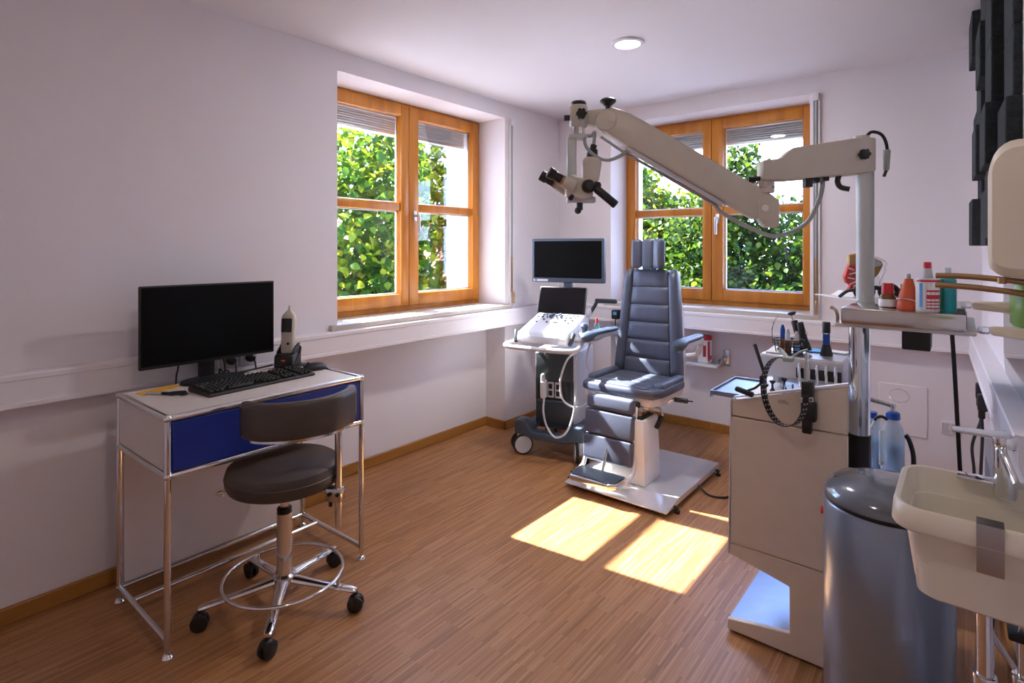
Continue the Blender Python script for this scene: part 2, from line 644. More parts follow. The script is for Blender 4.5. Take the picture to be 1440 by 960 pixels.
LW0, LW1 = 1.75, 3.16           # opening of the left window along y
BW0, BW1 = 0.486, 1.875         # opening of the back window along x
b = MB()
b.b2(-0.6, 0, -0.75, LW0, 0, H)
b.b2(-0.6, 0, LW1, 4.41, 0, H)
b.b2(-0.6, 0, LW0, LW1, 2.28, H)
b.b2(-0.6, -0.185, LW0, LW1, 0, 0.885)
struct(b.build('wall_left', M['wall'], smooth=False))
b = MB()
b.b2(0, BW0, 3.86, 4.41, 0, H)
b.b2(BW1, 3.3, 3.86, 4.41, 0, H)
b.b2(BW0, BW1, 3.86, 4.41, 2.28, H)
b.b2(BW0, BW1, 4.087, 4.41, 0, 0.885)
struct(b.build('wall_back', M['wall'], smooth=False))
b = MB()
b.prism([(RX0, 3.86), (RX1, -0.6), (3.3, -0.6), (3.3, 3.86)], 'xy', 0, H)
struct(b.build('wall_right', M['wall'], smooth=False))
b = MB()
b.b2(0, 3.3, -0.75, -0.6, 0, H)
struct(b.build('wall_near', M['wall'], smooth=False))

# baseboards
bh, bt = 0.062, 0.016
b = MB()
b.b2(0, bt, -0.6, LW0, 0, bh, 0.004, 1)
b.b2(-0.185, bt, LW0 - bt, LW0, 0, bh, 0.004, 1)
b.b2(-0.185, -0.185 + bt, LW0, LW1, 0, bh, 0.004, 1)
b.b2(-0.185, bt, LW1, LW1 + bt - 0.032, 0, bh, 0.004, 1)
b.b2(0, bt, LW1 - bt, 3.86, 0, bh, 0.004, 1)
struct(b.build('baseboard_left', M['oak']))
b = MB()
b.b2(bt, BW0 + bt, 3.86 - bt, 3.86, 0, bh, 0.004, 1)
b.b2(BW0, BW0 + bt, 3.86, 4.087, 0, bh, 0.004, 1)
b.b2(BW0 + bt, BW1 - bt, 4.087 - bt, 4.087, 0, bh, 0.004, 1)
b.b2(BW1 - bt, BW1, 3.86 - bt, 4.087, 0, bh, 0.004, 1)
b.b2(BW1, RX0, 3.86 - bt, 3.86, 0, bh, 0.004, 1)
struct(b.build('baseboard_back', M['oak']))
b = MB()
b.prism([(RX0, 3.84), (RX0 - bt, 3.84), (RX1 - bt, -0.6), (RX1, -0.6)], 'xy', 0, bh)
struct(b.build('baseboard_right', M['oak']))

# cable duct round the room (lip, recessed lid, lip)
def duct_profile(sgn=1):
    return [(0, 0.765), (0.066, 0.765), (0.070, 0.769), (0.070, 0.783), (0.0655, 0.785), (0.0655, 0.862),
            (0.070, 0.864), (0.070, 0.880), (0.066, 0.885), (0, 0.885)]


b = MB()
b.prism(duct_profile(), 'xz', -0.6, LW0)
b.prism([(x, z) for x, z in duct_profile()], 'xz', LW1, 3.86)
b.prism([(-0.06, 0.765)] + duct_profile()[1:-1] + [(-0.06, 0.885)], 'xz', LW0, LW1)
struct(b.build('trim_1', M['trunk'], smooth=False))
b = MB()
prof = [(3.86 - x, z) for x, z in duct_profile()]
b.prism(prof, 'yz', 0.07, BW0)
b.prism(prof, 'yz', BW1, RX0)
b.prism([(3.92, 0.765)] + prof[1:-1] + [(3.92, 0.885)], 'yz', BW0, BW1)
struct(b.build('trim_2', M['trunk'], smooth=False))
b = MB()
b.prism([(-x * 0.8, z) for x, z in duct_profile()], 'xz', 0.1, 2.2)
struct(b.build('trim_3', M['trunk'], smooth=False, xf=T(rwall(3.86), 3.86, 0) @ Matrix.Rotation(RW, 4, 'Z') @ T(0, -2.2 - 0.0, 0)))


# ------------------------------------------------------------------ windows
def window(name, W, loc, rz):
    """local x along the width, y outwards, z up; frame > sashes > panes, muntin, handle"""
    root = bpy.data.objects.new(name, None)
    COL.objects.link(root)
    root.location = loc
    root.rotation_euler = (0, 0, rz)
    root['kind'] = 'structure'
    ROOT[root.name] = Matrix.Translation(loc) @ Matrix.Rotation(rz, 4, 'Z')
    z0, z1 = 0.912, 2.288
    f = 0.034
    b = MB()
    b.b2(0, f, 0, 0.075, z0, z1, 0.004)
    b.b2(W - f, W, 0, 0.075, z0, z1, 0.004)
    b.b2(f, W - f, 0, 0.075, z1 - f, z1, 0.004)
    b.b2(f, W - f, 0, 0.075, z0, z0 + 0.045, 0.004)
    b.build('outer_frame', M['win_wood'], root, local=True)
    for i in (0, 1):
        xa = (f - 0.012) if i == 0 else W / 2 + 0.0015
        xb = W / 2 - 0.0015 if i == 0 else W - f + 0.012
        lo, hi = z0 + 0.034, z1 - f + 0.008
        hinge, meet = 0.066, (0.064 if i == 0 else 0.082)
        sl, sr = (hinge, meet) if i == 0 else (meet, hinge)
        y0, y1 = -0.018, 0.048
        b = MB()
        b.b2(xa, xa + sl, y0, y1, lo, hi, 0.005)
        b.b2(xb - sr, xb, y0, y1, lo, hi, 0.005)
        b.b2(xa + sl, xb - sr, y0, y1, hi - 0.074, hi, 0.005)
        b.b2(xa + sl, xb - sr, y0, y1, lo, lo + 0.080, 0.005)
        # glazing beads
        for zz in ((lo + 0.080, 1.572), (1.622, hi - 0.074)):
            b.prism([(xa + sl, y0 + 0.012), (xa + sl + 0.008, 0.012), (xa + sl, 0.03)], 'xy', zz[0], zz[1])
            b.prism([(xb - sr, y0 + 0.012), (xb - sr - 0.008, 0.012), (xb - sr, 0.03)], 'xy', zz[0], zz[1])
        sash = b.build('sash', M['win_wood'], root, local=True)
        b = MB()
        b.b2(xa + sl, xb - sr, -0.008, 0.044, 1.570, 1.624, 0.007)
        b.build('muntin', M['win_wood'], sash, local=True)
        for (za, zb) in ((lo + 0.078, 1.572), (1.622, hi - 0.072)):
            b = MB()
            b.b2(xa + sl - 0.002, xb - sr + 0.002, 0.018, 0.022, za, zb)
            b.build('pane', M['pane'], sash, local=True, smooth=False)
            b = MB()      # bright spacer bar round the pane
            for q in ((xa + sl, xa + sl + 0.010, za, zb), (xb - sr - 0.010, xb - sr, za, zb), (xa + sl + 0.010, xb - sr - 0.010, za, za + 0.010), (xa + sl + 0.010, xb - sr - 0.010, zb - 0.01, zb)):
                b.b2(q[0], q[1], 0.024, 0.036, q[2], q[3])
            b.build('spacer_bar', M['alu'], sash, local=True, smooth=False)
        if i == 1:
            hx = xa + 0.045
            b = MB()
            b.b2(hx - 0.013, hx + 0.013, y0 - 0.010, y0, 1.505, 1.575, 0.004)
            b.cyl((hx, y0 - 0.045, 1.540), (hx, y0 - 0.008, 1.540), 0.010)
            b.tube([(hx, y0 - 0.045, 1.548), (hx, y0 - 0.048, 1.53), (hx, y0 - 0.047, 1.49), (hx, y0 - 0.047, 1.425)], [0.012, 0.012, 0.010, 0.010], seg=10)
            b.build('handle', M['alu'], sash, local=True)
    # raised outside blind: stacked slats and its bottom rail
    b = MB()
    for k in range(11):
        b.b2(0.035, W - 0.035, 0.115 + (k % 2) * 0.004, 0.185 + (k % 2) * 0.004, 2.112 + k * 0.0155, 2.122 + k * 0.0155)
    sl = b.build('blind_slats', M['blind'], root, local=True, smooth=False)
    b = MB()
    b.b2(0.03, W - 0.03, 0.12, 0.18, 2.086, 2.106, 0.004)
    b.build('blind_rail', M['alu'], root, local=True)
    b = MB()
    b.b2(-0.05, W + 0.05, -0.287, 0.0, 0.884, 0.914, 0.004)
    b.build('window_sill', M['sill'], root, local=True)
    b = MB()
    b.b2(0.0, W, 0.075, 0.40, 0.888, 0.906)
    b.build('outside_sill', M['zinc'], root, local=True, smooth=False)
    return root


window('window_1', LW1 - LW0, (-0.257, LW0, 0), PI / 2)
window('window_2', BW1 - BW0, (BW0, 4.117, 0), 0)


# ------------------------------------------------------------------ blind cranks beside the windows
def crank(label, x, y, nx, ny):
    """white channel with a grey rod in it; (nx, ny) points into the room"""
    t = thing('blind_crank', label, 'blind crank', (x, y, 0.90), math.atan2(-nx, ny) + PI)
    # local: -y into the room
    b = MB()
    b.b2(-0.026, -0.012, -0.018, 0, 0.0, 1.33, 0.002, 1)
    b.b2(0.012, 0.022, -0.018, 0, 0.0, 1.33, 0.002, 1)
    b.b2(-0.012, 0.012, -0.003, 0, 0.0, 1.33)
    b.b2(-0.024, 0.018, -0.032, 0, 1.33, 1.375, 0.003)
    b.build('rail', M['trunk'], t, local=True)
    b = MB()
    b.cyl((0, -0.014, 0.36), (0, -0.014, 1.335), 0.0085, seg=10)
    b.build('rod', M['hose'], t, local=True)
    b = MB()
    b.cyl((0, -0.014, 0.14), (0, -0.014, 0.36), 0.0085, seg=10)
    b.tube([(0, -0.014, 0.14), (0, -0.016, 0.11), (0.004, -0.03, 0.09), (0.004, -0.03, 0.02)], 0.009)
    b.build('crank_handle', M['brass'], t, local=True)


crank('white blind crank rail with grey rod right of the left window', 0.0, 3.222, 1, 0)
crank('white blind crank rail with grey rod right of the back window', 1.912, 3.86, 0, -1)

# ------------------------------------------------------------------ ceiling downlight
t = thing('ceiling_light', 'round lit white downlight in the ceiling', 'ceiling light', (1.262, 2.636, H))
b = MB()
b.lathe([(0.066, 0.0), (0.082, 0.0), (0.084, -0.004), (0.080, -0.009), (0.066, -0.012), (0.064, -0.004)], (1.262, 2.636, H))
b.build('trim_ring', M['cart_white'], t)
b = MB()
b.lathe([(0.0, -0.006), (0.066, -0.006), (0.066, -0.002), (0, -0.002)], (1.262, 2.636, H))
b.build('diffuser', M['glow'], t)
ld = bpy.data.lights.new('downlight', 'AREA')
ld.shape = 'DISK'
ld.size = 0.12
ld.energy = 9
ld.color = (1.0, 0.93, 0.88)
lo = bpy.data.objects.new('downlight', ld)
COL.objects.link(lo)
lo.location = (1.262, 2.636, H - 0.015)

# added glowing disc and warm fill lamp, out of view, brightening the near objects
b = MB()
b.lathe([(0.0, -0.006), (0.066, -0.006), (0.066, -0.004), (0.082, 0.0), (0, 0.0)], (1.95, 0.55, H))
o = b.build('added_fill_disc', M['glow'])
struct(o)
ld2 = ld.copy()
ld2.energy = 2.2
ld2.color = (1.0, 0.84, 0.68)
lo2 = bpy.data.objects.new('added_fill_near', ld2)
COL.objects.link(lo2)
lo2.location = (1.95, 0.55, H - 0.015)

# ================================================================== outside
b = MB()
b.b2(-60, 60, -40, 80, -3.4, -3.2)
o = b.build('ground', M['gravel'], smooth=False)
struct(o)


def leaf_geo():
    """folded pointed leaf about 1 long: 5 outline pairs and a midrib"""
    st = [(-0.5, 0.02), (-0.32, 0.30), (-0.05, 0.40), (0.22, 0.26), (0.5, 0.0)]
    v, f = [], []
    for k, (x, w) in enumerate(st):
        dz = -0.10 * (x * x) * 3
        v += [(x, -w, dz + 0.10 * w * 2), (x, 0, dz), (x, w, dz + 0.10 * w * 2)]
    for k in range(4):
        a = k * 3
        f += [(a, a + 3, a + 4, a + 1), (a + 1, a + 4, a + 5, a + 2)]
    return np.array(v, float), np.array(f, int)


LV, LF = leaf_geo()


def rand_rot(rng, droop):
    yaw = rng.uniform(0, 2 * PI)
    pitch = rng.normal(droop, 0.45)
    roll = rng.normal(0, 0.5)
    return (Matrix.Rotation(yaw, 3, 'Z') @ Matrix.Rotation(pitch, 3, 'Y') @ Matrix.Rotation(roll, 3, 'X'))


EYE = np.array((2.625, 0, 1.32))


def tree(label, base, blobs, n, size, mat, seed, n_parts=220, droop=0.7, see=None, trunk_r=0.16, limbs=()):
    """trunk and limbs, the nearest leaves as parts, the rest as one foliage part"""
    rng = np.random.default_rng(seed)
    t = thing('leafy_tree', label, 'tree', base)
    b = MB()
    top = Vector(blobs[0][0])
    b.tube([base, (base[0] + 0.1, base[1] - 0.05, base[2] * 0.4 + top.z * 0.2), tuple(top)], [trunk_r, trunk_r * 0.8, trunk_r * 0.4], seg=10)
    b.build('trunk', M['bark'], t)
    for (p, q, r) in limbs:
        b = MB()
        p, q = Vector(p), Vector(q)
        mid = (p + q) / 2 + Vector((0.05, -0.1, 0.12))
        b.tube([p, mid, q], [r, r * 0.75, r * 0.35], seg=7, sub=5)
        b.build('branch', M['bark'], t)
    tot = sum(bb[2] for bb in blobs)
    pts = []
    for (c, rad, wgt) in blobs:
        k = int(n * wgt / tot)
        d = rng.normal(size=(k, 3))
        d /= np.linalg.norm(d, axis=1)[:, None]
        rr = rng.uniform(0, 1, k) ** 0.45
        pts.append(np.array(c) + d * rr[:, None] * np.array(rad))
    pts = np.concatenate(pts)
    # clump the leaves on twigs
    tw = pts[rng.integers(0, len(pts), len(pts) // 9)]
    idx = rng.integers(0, len(tw), len(pts))
    pts = np.where(rng.uniform(size=(len(pts), 1)) < 0.75, tw[idx] + rng.normal(size=pts.shape) * size * 1.3, pts)
    dist = np.linalg.norm(pts - EYE, axis=1)
    vis = see(pts) if see is not None else np.ones(len(pts), bool)
    order = np.argsort(dist + np.where(vis, 0, 100))
    sz = size * rng.uniform(0.75, 1.3, len(pts))
    me = bpy.data.meshes.new('leaf')
    me.from_pydata((LV * size).tolist(), [], LF.tolist())
    me.materials.append(mat)
    for p in me.polygons:
        p.use_smooth = True
    for k in order[:n_parts]:
        o = bpy.data.objects.new('leaf', me)
        COL.objects.link(o)
        o.parent = t
        o.location = Vector(pts[k]) - Vector(base)
        o.rotation_euler = rand_rot(rng, droop).to_euler()
        s = sz[k] / size
        o.scale = (s, s, s)
    rest = order[n_parts:]
    m = len(rest)
    V = np.empty((m, len(LV), 3))
    for i, k in enumerate(rest):
        R = np.array(rand_rot(rng, droop))
        V[i] = (LV * sz[k]) @ R.T + pts[k]
    V = V.reshape(-1, 3) - np.array(base)
    F = (LF[None] + (np.arange(m) * len(LV))[:, None, None]).reshape(-1, 4)
    me = bpy.data.meshes.new('foliage')
    me.vertices.add(len(V))
    me.vertices.foreach_set('co', V.ravel())
    me.loops.add(len(F) * 4)
    me.loops.foreach_set('vertex_index', F.ravel())
    me.polygons.add(len(F))
    me.polygons.foreach_set('loop_start', np.arange(len(F)) * 4)
    me.polygons.foreach_set('loop_total', np.full(len(F), 4))
    me.polygons.foreach_set('use_smooth', np.ones(len(F), bool))
    me.update(calc_edges=True)
    me.materials.append(mat)
    o = bpy.data.objects.new('foliage', me)
    COL.objects.link(o)
    o.parent = t
    o['kind'] = 'stuff'
    return t


def see_left(p):
    """does the line from the photograph's viewpoint to p pass the left window?"""
    d = p - EYE
    s = (-0.27 - EYE[0]) / d[:, 0]
    y = EYE[1] + d[:, 1] * s
    z = EYE[2] + d[:, 2] * s
    return (y > LW0 + 0.1) & (y < LW1 - 0.1) & (z > 1.0) & (z < 2.1)


def see_back(p):
    d = p - EYE
    s = (4.13 - EYE[1]) / d[:, 1]
    x = EYE[0] + d[:, 0] * s
    z = EYE[2] + d[:, 2] * s
    return (x > BW0 + 0.1) & (x < BW1 - 0.1) & (z > 1.0) & (z < 2.1)


tree('broad leafy tree close outside the left window, sunlit yellow green leaves', (-5.4, 6.6, -3.2),
     [((-5.0, 6.2, 1.2), (1.7, 2.3, 2.3), 5.0), ((-4.3, 4.9, 2.0), (1.1, 1.2, 1.5), 2.0), ((-4.4, 5.2, 0.3), (1.2, 1.3, 1.2), 2.2), ((-5.6, 7.4, 2.2), (1.3, 1.3, 1.6), 1.8)],
     11500, 0.130, M['leaf_a'], 3, see=see_left,
     limbs=[((-5.3, 6.4, 0.0), (-4.3, 4.6, 2.2), 0.05), ((-5.3, 6.5, -0.6), (-4.0, 5.2, 1.0), 0.05), ((-5.2, 6.3, 0.9), (-4.6, 5.4, 2.9), 0.04),
            ((-5.3, 6.5, -0.3), (-4.2, 6.6, 1.4), 0.045), ((-5.3, 6.4, -1.2), (-4.0, 4.8, 0.2), 0.045)])
tree('dense leafy tree outside the back window, right of the centre post', (1.1, 9.6, -3.2),
     [((0.6, 9.2, 0.55), (2.0, 1.2, 1.55), 5.0), ((-0.35, 8.8, 1.2), (0.75, 0.8, 1.35), 1.5), ((1.5, 9.4, 0.2), (1.3, 1.2, 1.7), 2.5), ((-0.02, 8.6, 2.35), (0.40, 0.4, 0.75), 0.28)],
     27000, 0.088, M['leaf_b'], 5, see=see_back,
     limbs=[((1.0, 9.5, -0.5), (0.1, 8.6, 2.6), 0.05), ((1.0, 9.5, -0.8), (1.5, 9.0, 1.6), 0.05), ((0.9, 9.4, -0.6), (-0.5, 8.7, 1.6), 0.04)])
tree('light green tree outside the back window, left of the centre post', (-1.7, 10.0, -3.2),
     [((-1.8, 9.4, 0.7), (1.2, 1.2, 1.75), 4.0), ((-1.1, 9.6, 0.0), (1.2, 1.2, 1.6), 3.0), ((-2.3, 9.4, 1.5), (0.8, 0.8, 1.3), 1.4), ((-2.2, 9.3, 2.3), (0.55, 0.6, 0.8), 0.9), ((-1.2, 9.3, 1.55), (0.6, 0.6, 0.8), 0.9)],
     14000, 0.105, M['leaf_a'], 8, n_parts=150, see=see_back,
     limbs=[((-1.7, 9.9, -0.6), (-2.2, 9.0, 2.2), 0.04), ((-1.7, 9.9, -0.6), (-1.1, 9.0, 1.2), 0.04)])


def house(label, c, size, rz, h_eave, h_ridge, ridge_x=True):
    t = thing('house', label, 'house', (c[0], c[1], -3.2), rz)
    w, d = size
    b = MB()
    b.b2(-w / 2, w / 2, -d / 2, d / 2, 0, h_eave)
    b.prism([(-d / 2, h_eave), (d / 2, h_eave), (0, h_ridge)], 'yz', -w / 2, w / 2)
    b.build('wall', M['ext'], t, local=True, smooth=False)
    n = 16
    sl = math.hypot(d / 2 + 0.4, (h_ridge - h_eave))
    ang = math.atan2(h_ridge - h_eave, d / 2)
    for sg in (-1, 1):
        b = MB()
        for k in range(n):      # overlapping courses of tiles
            f0 = k / n
            y = sg * (d / 2 + 0.4) * (1 - f0 - 0.5 / n)
            z = h_eave - 0.4 * math.tan(ang) + (h_ridge - h_eave + 0.4 * math.tan(ang)) * (f0 + 0.5 / n) + 0.06
            b.box((0, y, z), (w + 0.6, sl / n * 1.18, 0.05), rot=Matrix.Rotation(-sg * ang - sg * 0.05, 4, 'X'))
        b.build('roof_slope', M['roof'], t, local=True, smooth=False)
    for k in range(3):
        x = -w / 2 + w * (k + 0.5) / 3
        b = MB()
        b.b2(x - 0.5, x + 0.5, -d / 2 - 0.06, -d / 2 + 0.02, 1.2, 2.6)
        fr = b.build('window_frame', M['cart_white'], t, local=True, smooth=False)
        b = MB()
        b.b2(x - 0.42, x + 0.42, -d / 2 - 0.075, -d / 2 - 0.062, 1.28, 2.52)
        b.build('window_pane', M['mirror'], fr, local=True, smooth=False)
    return t


house('far house with a red tiled roof behind the left tree', (-15.5, 15.2), (9, 7), math.radians(52), 3.2, 5.95)
house('far house whose red roof shows between the trees of the back window', (-8.6, 25.5), (4.5, 6), math.radians(10), 5.3, 7.7)

# ================================================================== desk with chrome tubes
DX0, DX1, DY0, DY1, DZ = 0.165, 0.625, 0.705, 1.450, 0.772
t = thing('desk', 'white and blue desk on chrome tubes by the left wall', 'desk', ((DX0 + DX1) / 2, (DY0 + DY1) / 2, 0))
r = 0.0105
desk = t
for x in (DX0, DX1):
    for y in (DY0, DY1):
        b = MB()
        b.cyl((x, y, 0.03), (x, y, DZ), r, seg=16)
        for z in (0.585, DZ):
            b.sph((x, y, z), 0.0135, 14)
        if x == DX0:
            b.sph((x, y, 0.055), 0.0135, 14)
        leg = b.build('leg', M['chrome'], t)
        b = MB()
        b.lathe([(0, 0.0), (0.017, 0.0), (0.018, 0.005), (0.013, 0.014), (0.006, 0.018), (0.006, 0.034), (0, 0.034)], (x, y, 0), 18)
        b.build('foot', M['chrome'], leg)


def rail(p, q):
    b = MB()
    b.cyl(p, q, r, seg=14)
    b.build('rail', M['chrome'], desk)


for z in (0.585, DZ):
    for x in (DX0, DX1):
        rail((x, DY0, z), (x, DY1, z))
    for y in (DY0, DY1):
        rail((DX0, y, z), (DX1, y, z))
for y in (DY0, DY1):
    rail((DX0, y, 0.055), (DX1, y, 0.055))
rail((DX0, DY0, 0.055), (DX0, DY1, 0.055))
rail((DX0 + 0.13, DY0, 0.055), (DX0 + 0.13, DY1, 0.055))
g = 0.012
for nm, q, m in (('desk_top', (DX0 + g, DX1 - g, DY0 + g, DY1 - g, DZ - 0.012, DZ + 0.006), 'white_lac'),
                 ('side_panel', (DX0 + g, DX1 - g, DY0 - 0.004, DY0 + 0.006, 0.585 + g, DZ - g), 'white_lac'),
                 ('side_panel', (DX0 + g, DX1 - g, DY1 - 0.006, DY1 + 0.004, 0.585 + g, DZ - g), 'white_lac'),
                 ('back_panel', (DX0 - 0.004, DX0 + 0.006, DY0 + g, DY1 - g, 0.585 + g, DZ - g), 'white_lac'),
                 ('modesty_panel', (DX0 - 0.004, DX0 + 0.006, DY0 + g, DY1 - g, 0.055 + g, 0.585 - g), 'white_lac'),
                 ('bottom_panel', (DX0 + g, DX1 - g, DY0 + g, DY1 - g, 0.580, 0.588), 'white_lac')):
    b = MB()
    b.b2(*q, 0.003, 1)
    b.build(nm, M[m], desk)
b = MB()
b.b2(DX1 - 0.004, DX1 + 0.006, DY0 + g, DY1 - g, 0.585 + g, DZ - g, 0.003, 1)
tag(b.build('drawer_front', M['blue'], desk), 'blue drop-down front panel', None)
TOP = DZ + 0.0062

# monitor
t = thing('monitor', 'black flat computer monitor on its stand on the desk', 'monitor', (0.20, 1.025, TOP))
b = MB()
b.b2(0.160, 0.178, 0.766, 1.301, 0.853, 1.176, 0.004)
b.b2(0.122, 0.162, 0.85, 1.22, 0.90, 1.12, 0.010)
b.build('housing', M['black'], t)
b = MB()
b.b2(0.178, 0.180, 0.772, 1.295, 0.866, 1.170, 0.0006, 1)
b.build('screen', M['screen_matte'], t)
b = MB()
b.b2(0.124, 0.150, 0.995, 1.055, TOP + 0.008, 0.95, 0.004)
b.build('neck', M['black'], t)
b = MB()
b.lathe([(0, 0), (0.125, 0), (0.127, 0.004), (0.122, 0.010), (0.02, 0.014), (0, 0.014)], (0.205, 1.025, TOP), 40, scale=(0.62, 1))
b.build('stand_base', M['black'], t)

# keyboard
t = thing('keyboard', 'black keyboard on the desk in front of the monitor', 'keyboard', (0.392, 1.108, TOP), math.radians(94.5))
# local x along the length (towards +y), local y towards the monitor
b = MB()
b.loft([[(-0.222, -0.078, 0), (0.222, -0.078, 0), (0.222, 0.075, 0), (-0.222, 0.075, 0)],
        [(-0.225, -0.080, 0.006), (0.225, -0.080, 0.006), (0.225, 0.077, 0.010), (-0.225, 0.077, 0.010)],
        [(-0.222, -0.077, 0.012), (0.222, -0.077, 0.012), (0.222, 0.074, 0.022), (-0.222, 0.074, 0.022)]])
b.build('case', M['black'], t, local=True, angle=25)
km = MB()
km.box((0, 0, 0.0055), (0.0160, 0.0160, 0.011), 0.003, 1, taper=(0.8, 0.8))
key0 = km.build('key', M['black_soft'], t, local=True)
first = True
cols = [i for i in range(23) if i not in (15, 19)]
for row in range(6):
    for i in cols:
        if row in (1,) and False:
            continue
        if row == 0 and 3 <= i <= 10:
            if i != 6:
                continue
        if row in (1, 2) and 16 <= i <= 18 and not (row == 1 and i == 17):
            if row == 2:
                continue
        k = key0 if first else key0.copy()
        if not first:
            COL.objects.link(k)
        first = False
        y = -0.062 + row * 0.0205 + (0.006 if row == 5 else 0)
        x = -0.208 + i * 0.01885
        if row == 0 and i == 6:
            k.scale = (6.6, 1, 1)
        k.location = (x, y, 0.0125 + (y + 0.077) * 0.064)

# mouse
t = thing('mouse', 'black computer mouse on the right end of the desk', 'mouse', (0.352, 1.400, TOP), math.radians(80))
b = MB()
b.lathe([(0, 0), (0.030, 0.0), (0.0325, 0.006), (0.030, 0.018), (0.022, 0.028), (0.010, 0.033), (0, 0.034)], seg=28, scale=(1.75, 1.0))
b.build('shell', M['black'], t, local=True)
b = MB()
b.cyl((-0.030, -0.004, 0.028), (-0.030, 0.004, 0.028), 0.009, seg=14)
b.build('scroll_wheel', M['black_soft'], t, local=True)

# mat under the charger
t = thing('desk_mat', 'thin black mat under the charging dock', 'mat', (0.205, 1.392, TOP))
b = MB()
b.prism([(0.180, 1.30), (0.235, 1.30), (0.250, 1.436), (0.180, 1.436)], 'xy', TOP, TOP + 0.007, 0.002)
b.build('pad', M['black_soft'], t)

# charging dock and handheld
dk = thing('charging_dock', 'black charging dock holding the handheld tester', 'dock', (0.212, 1.348, TOP + 0.007), math.radians(38))
# local -y faces the viewer
b = MB()
b.prism([(-0.048, 0), (-0.055, 0.004), (-0.050, 0.052), (-0.040, 0.060), (0.040, 0.064), (0.046, 0.085), (0.052, 0.085), (0.055, 0.0)], 'yz', -0.043, 0.043, 0.008)
b.build('cradle', M['black'], dk, local=True)
b = MB()
b.prism([(-0.03, 0.058), (0.035, 0.062), (0.045, 0.1), (0.02, 0.1), (-0.03, 0.07)], 'yz', -0.040, -0.033, 0.002)
b.prism([(-0.03, 0.058), (0.035, 0.062), (0.045, 0.1), (0.02, 0.1), (-0.03, 0.07)], 'yz', 0.033, 0.040, 0.002)
b.build('side_lip', M['black'], dk, local=True)
b = MB()
b.prism([(-0.010, 0.032), (0.008, 0.030), (0.013, 0.037), (-0.002, 0.038)], 'xz', -0.0555, -0.0535)
b.build('emblem', M['orange'], dk, local=True)
b = MB()
b.cyl((0.06, 0.02, 0.02), (0.04, 0.02, 0.02), 0.006)
hh = thing('handheld_tester', 'pale handheld tester with dark screen standing in the dock', 'handheld device', (0.212, 1.348, TOP + 0.066), math.radians(38))
b.bm.free()
b = MB()
loops = []
for z, w, d, o in ((0.0, 0.026, 0.014, 0.0), (0.01, 0.029, 0.017, 0.001), (0.07, 0.029, 0.018, 0.006), (0.11, 0.032, 0.019, 0.010), (0.150, 0.033, 0.019, 0.014), (0.172, 0.028, 0.017, 0.017), (0.188, 0.015, 0.012, 0.020), (0.196, 0.007, 0.007, 0.022), (0.215, 0.0045, 0.0045, 0.024)):
    loops.append([(w * abs(math.cos(a)) ** 0.55 * (1 if math.cos(a) >= 0 else -1), o + d * abs(math.sin(a)) ** 0.55 * (1 if math.sin(a) >= 0 else -1), z) for a in [2 * PI * k / 24 for k in range(24)]])
b.loft(loops)
b.build('body', M['scope'], hh, local=True)
b = MB()
b.box((0, -0.0115, 0.128), (0.047, 0.006, 0.062), 0.002, 1, rot=(math.radians(-5.5), 0, 0))
b.build('screen', M['screen'], hh, local=True)
b = MB()
b.cyl((0.008, -0.012, 0.045), (0.008, -0.018, 0.045), 0.006)
b.build('button', M['black'], hh, local=True)

# note and pen
t = thing('sticky_note', 'orange paper note at the near end of the desk', 'note', (0.225, 0.80, TOP))
b = MB()
b.prism([(0.20, 0.745), (0.262, 0.752), (0.222, 0.895), (0.168, 0.885)], 'xy', TOP, TOP + 0.0012)
b.build('sheet', M['note'], t, smooth=False)
t = thing('ballpoint_pen', 'silver and black pen lying on the desk by the orange note', 'pen', (0.30, 0.79, TOP))
b = MB()
b.cyl((0.255, 0.765, TOP + 0.006), (0.305, 0.800, TOP + 0.006), 0.005, seg=12)
b.build('barrel', M['alu'], t)
b = MB()
b.cyl((0.305, 0.800, TOP + 0.006), (0.335, 0.822, TOP + 0.006), 0.0062, 0.005, seg=12)
b.build('cap', M['black'], t)
t = thing('key_fob', 'black key fob lying beside the pen', 'key fob', (0.345, 0.83, TOP))
b = MB()
b.box((0.345, 0.838, TOP + 0.006), (0.030, 0.055, 0.012), 0.005, rot=Rz(-35))
b.tube([(0.375, 0.835, TOP + 0.004), (0.385, 0.85, TOP + 0.004), (0.372, 0.862, TOP + 0.004), (0.36, 0.85, TOP + 0.004)], 0.0025, closed=True)
b.build('body', M['black'], t)

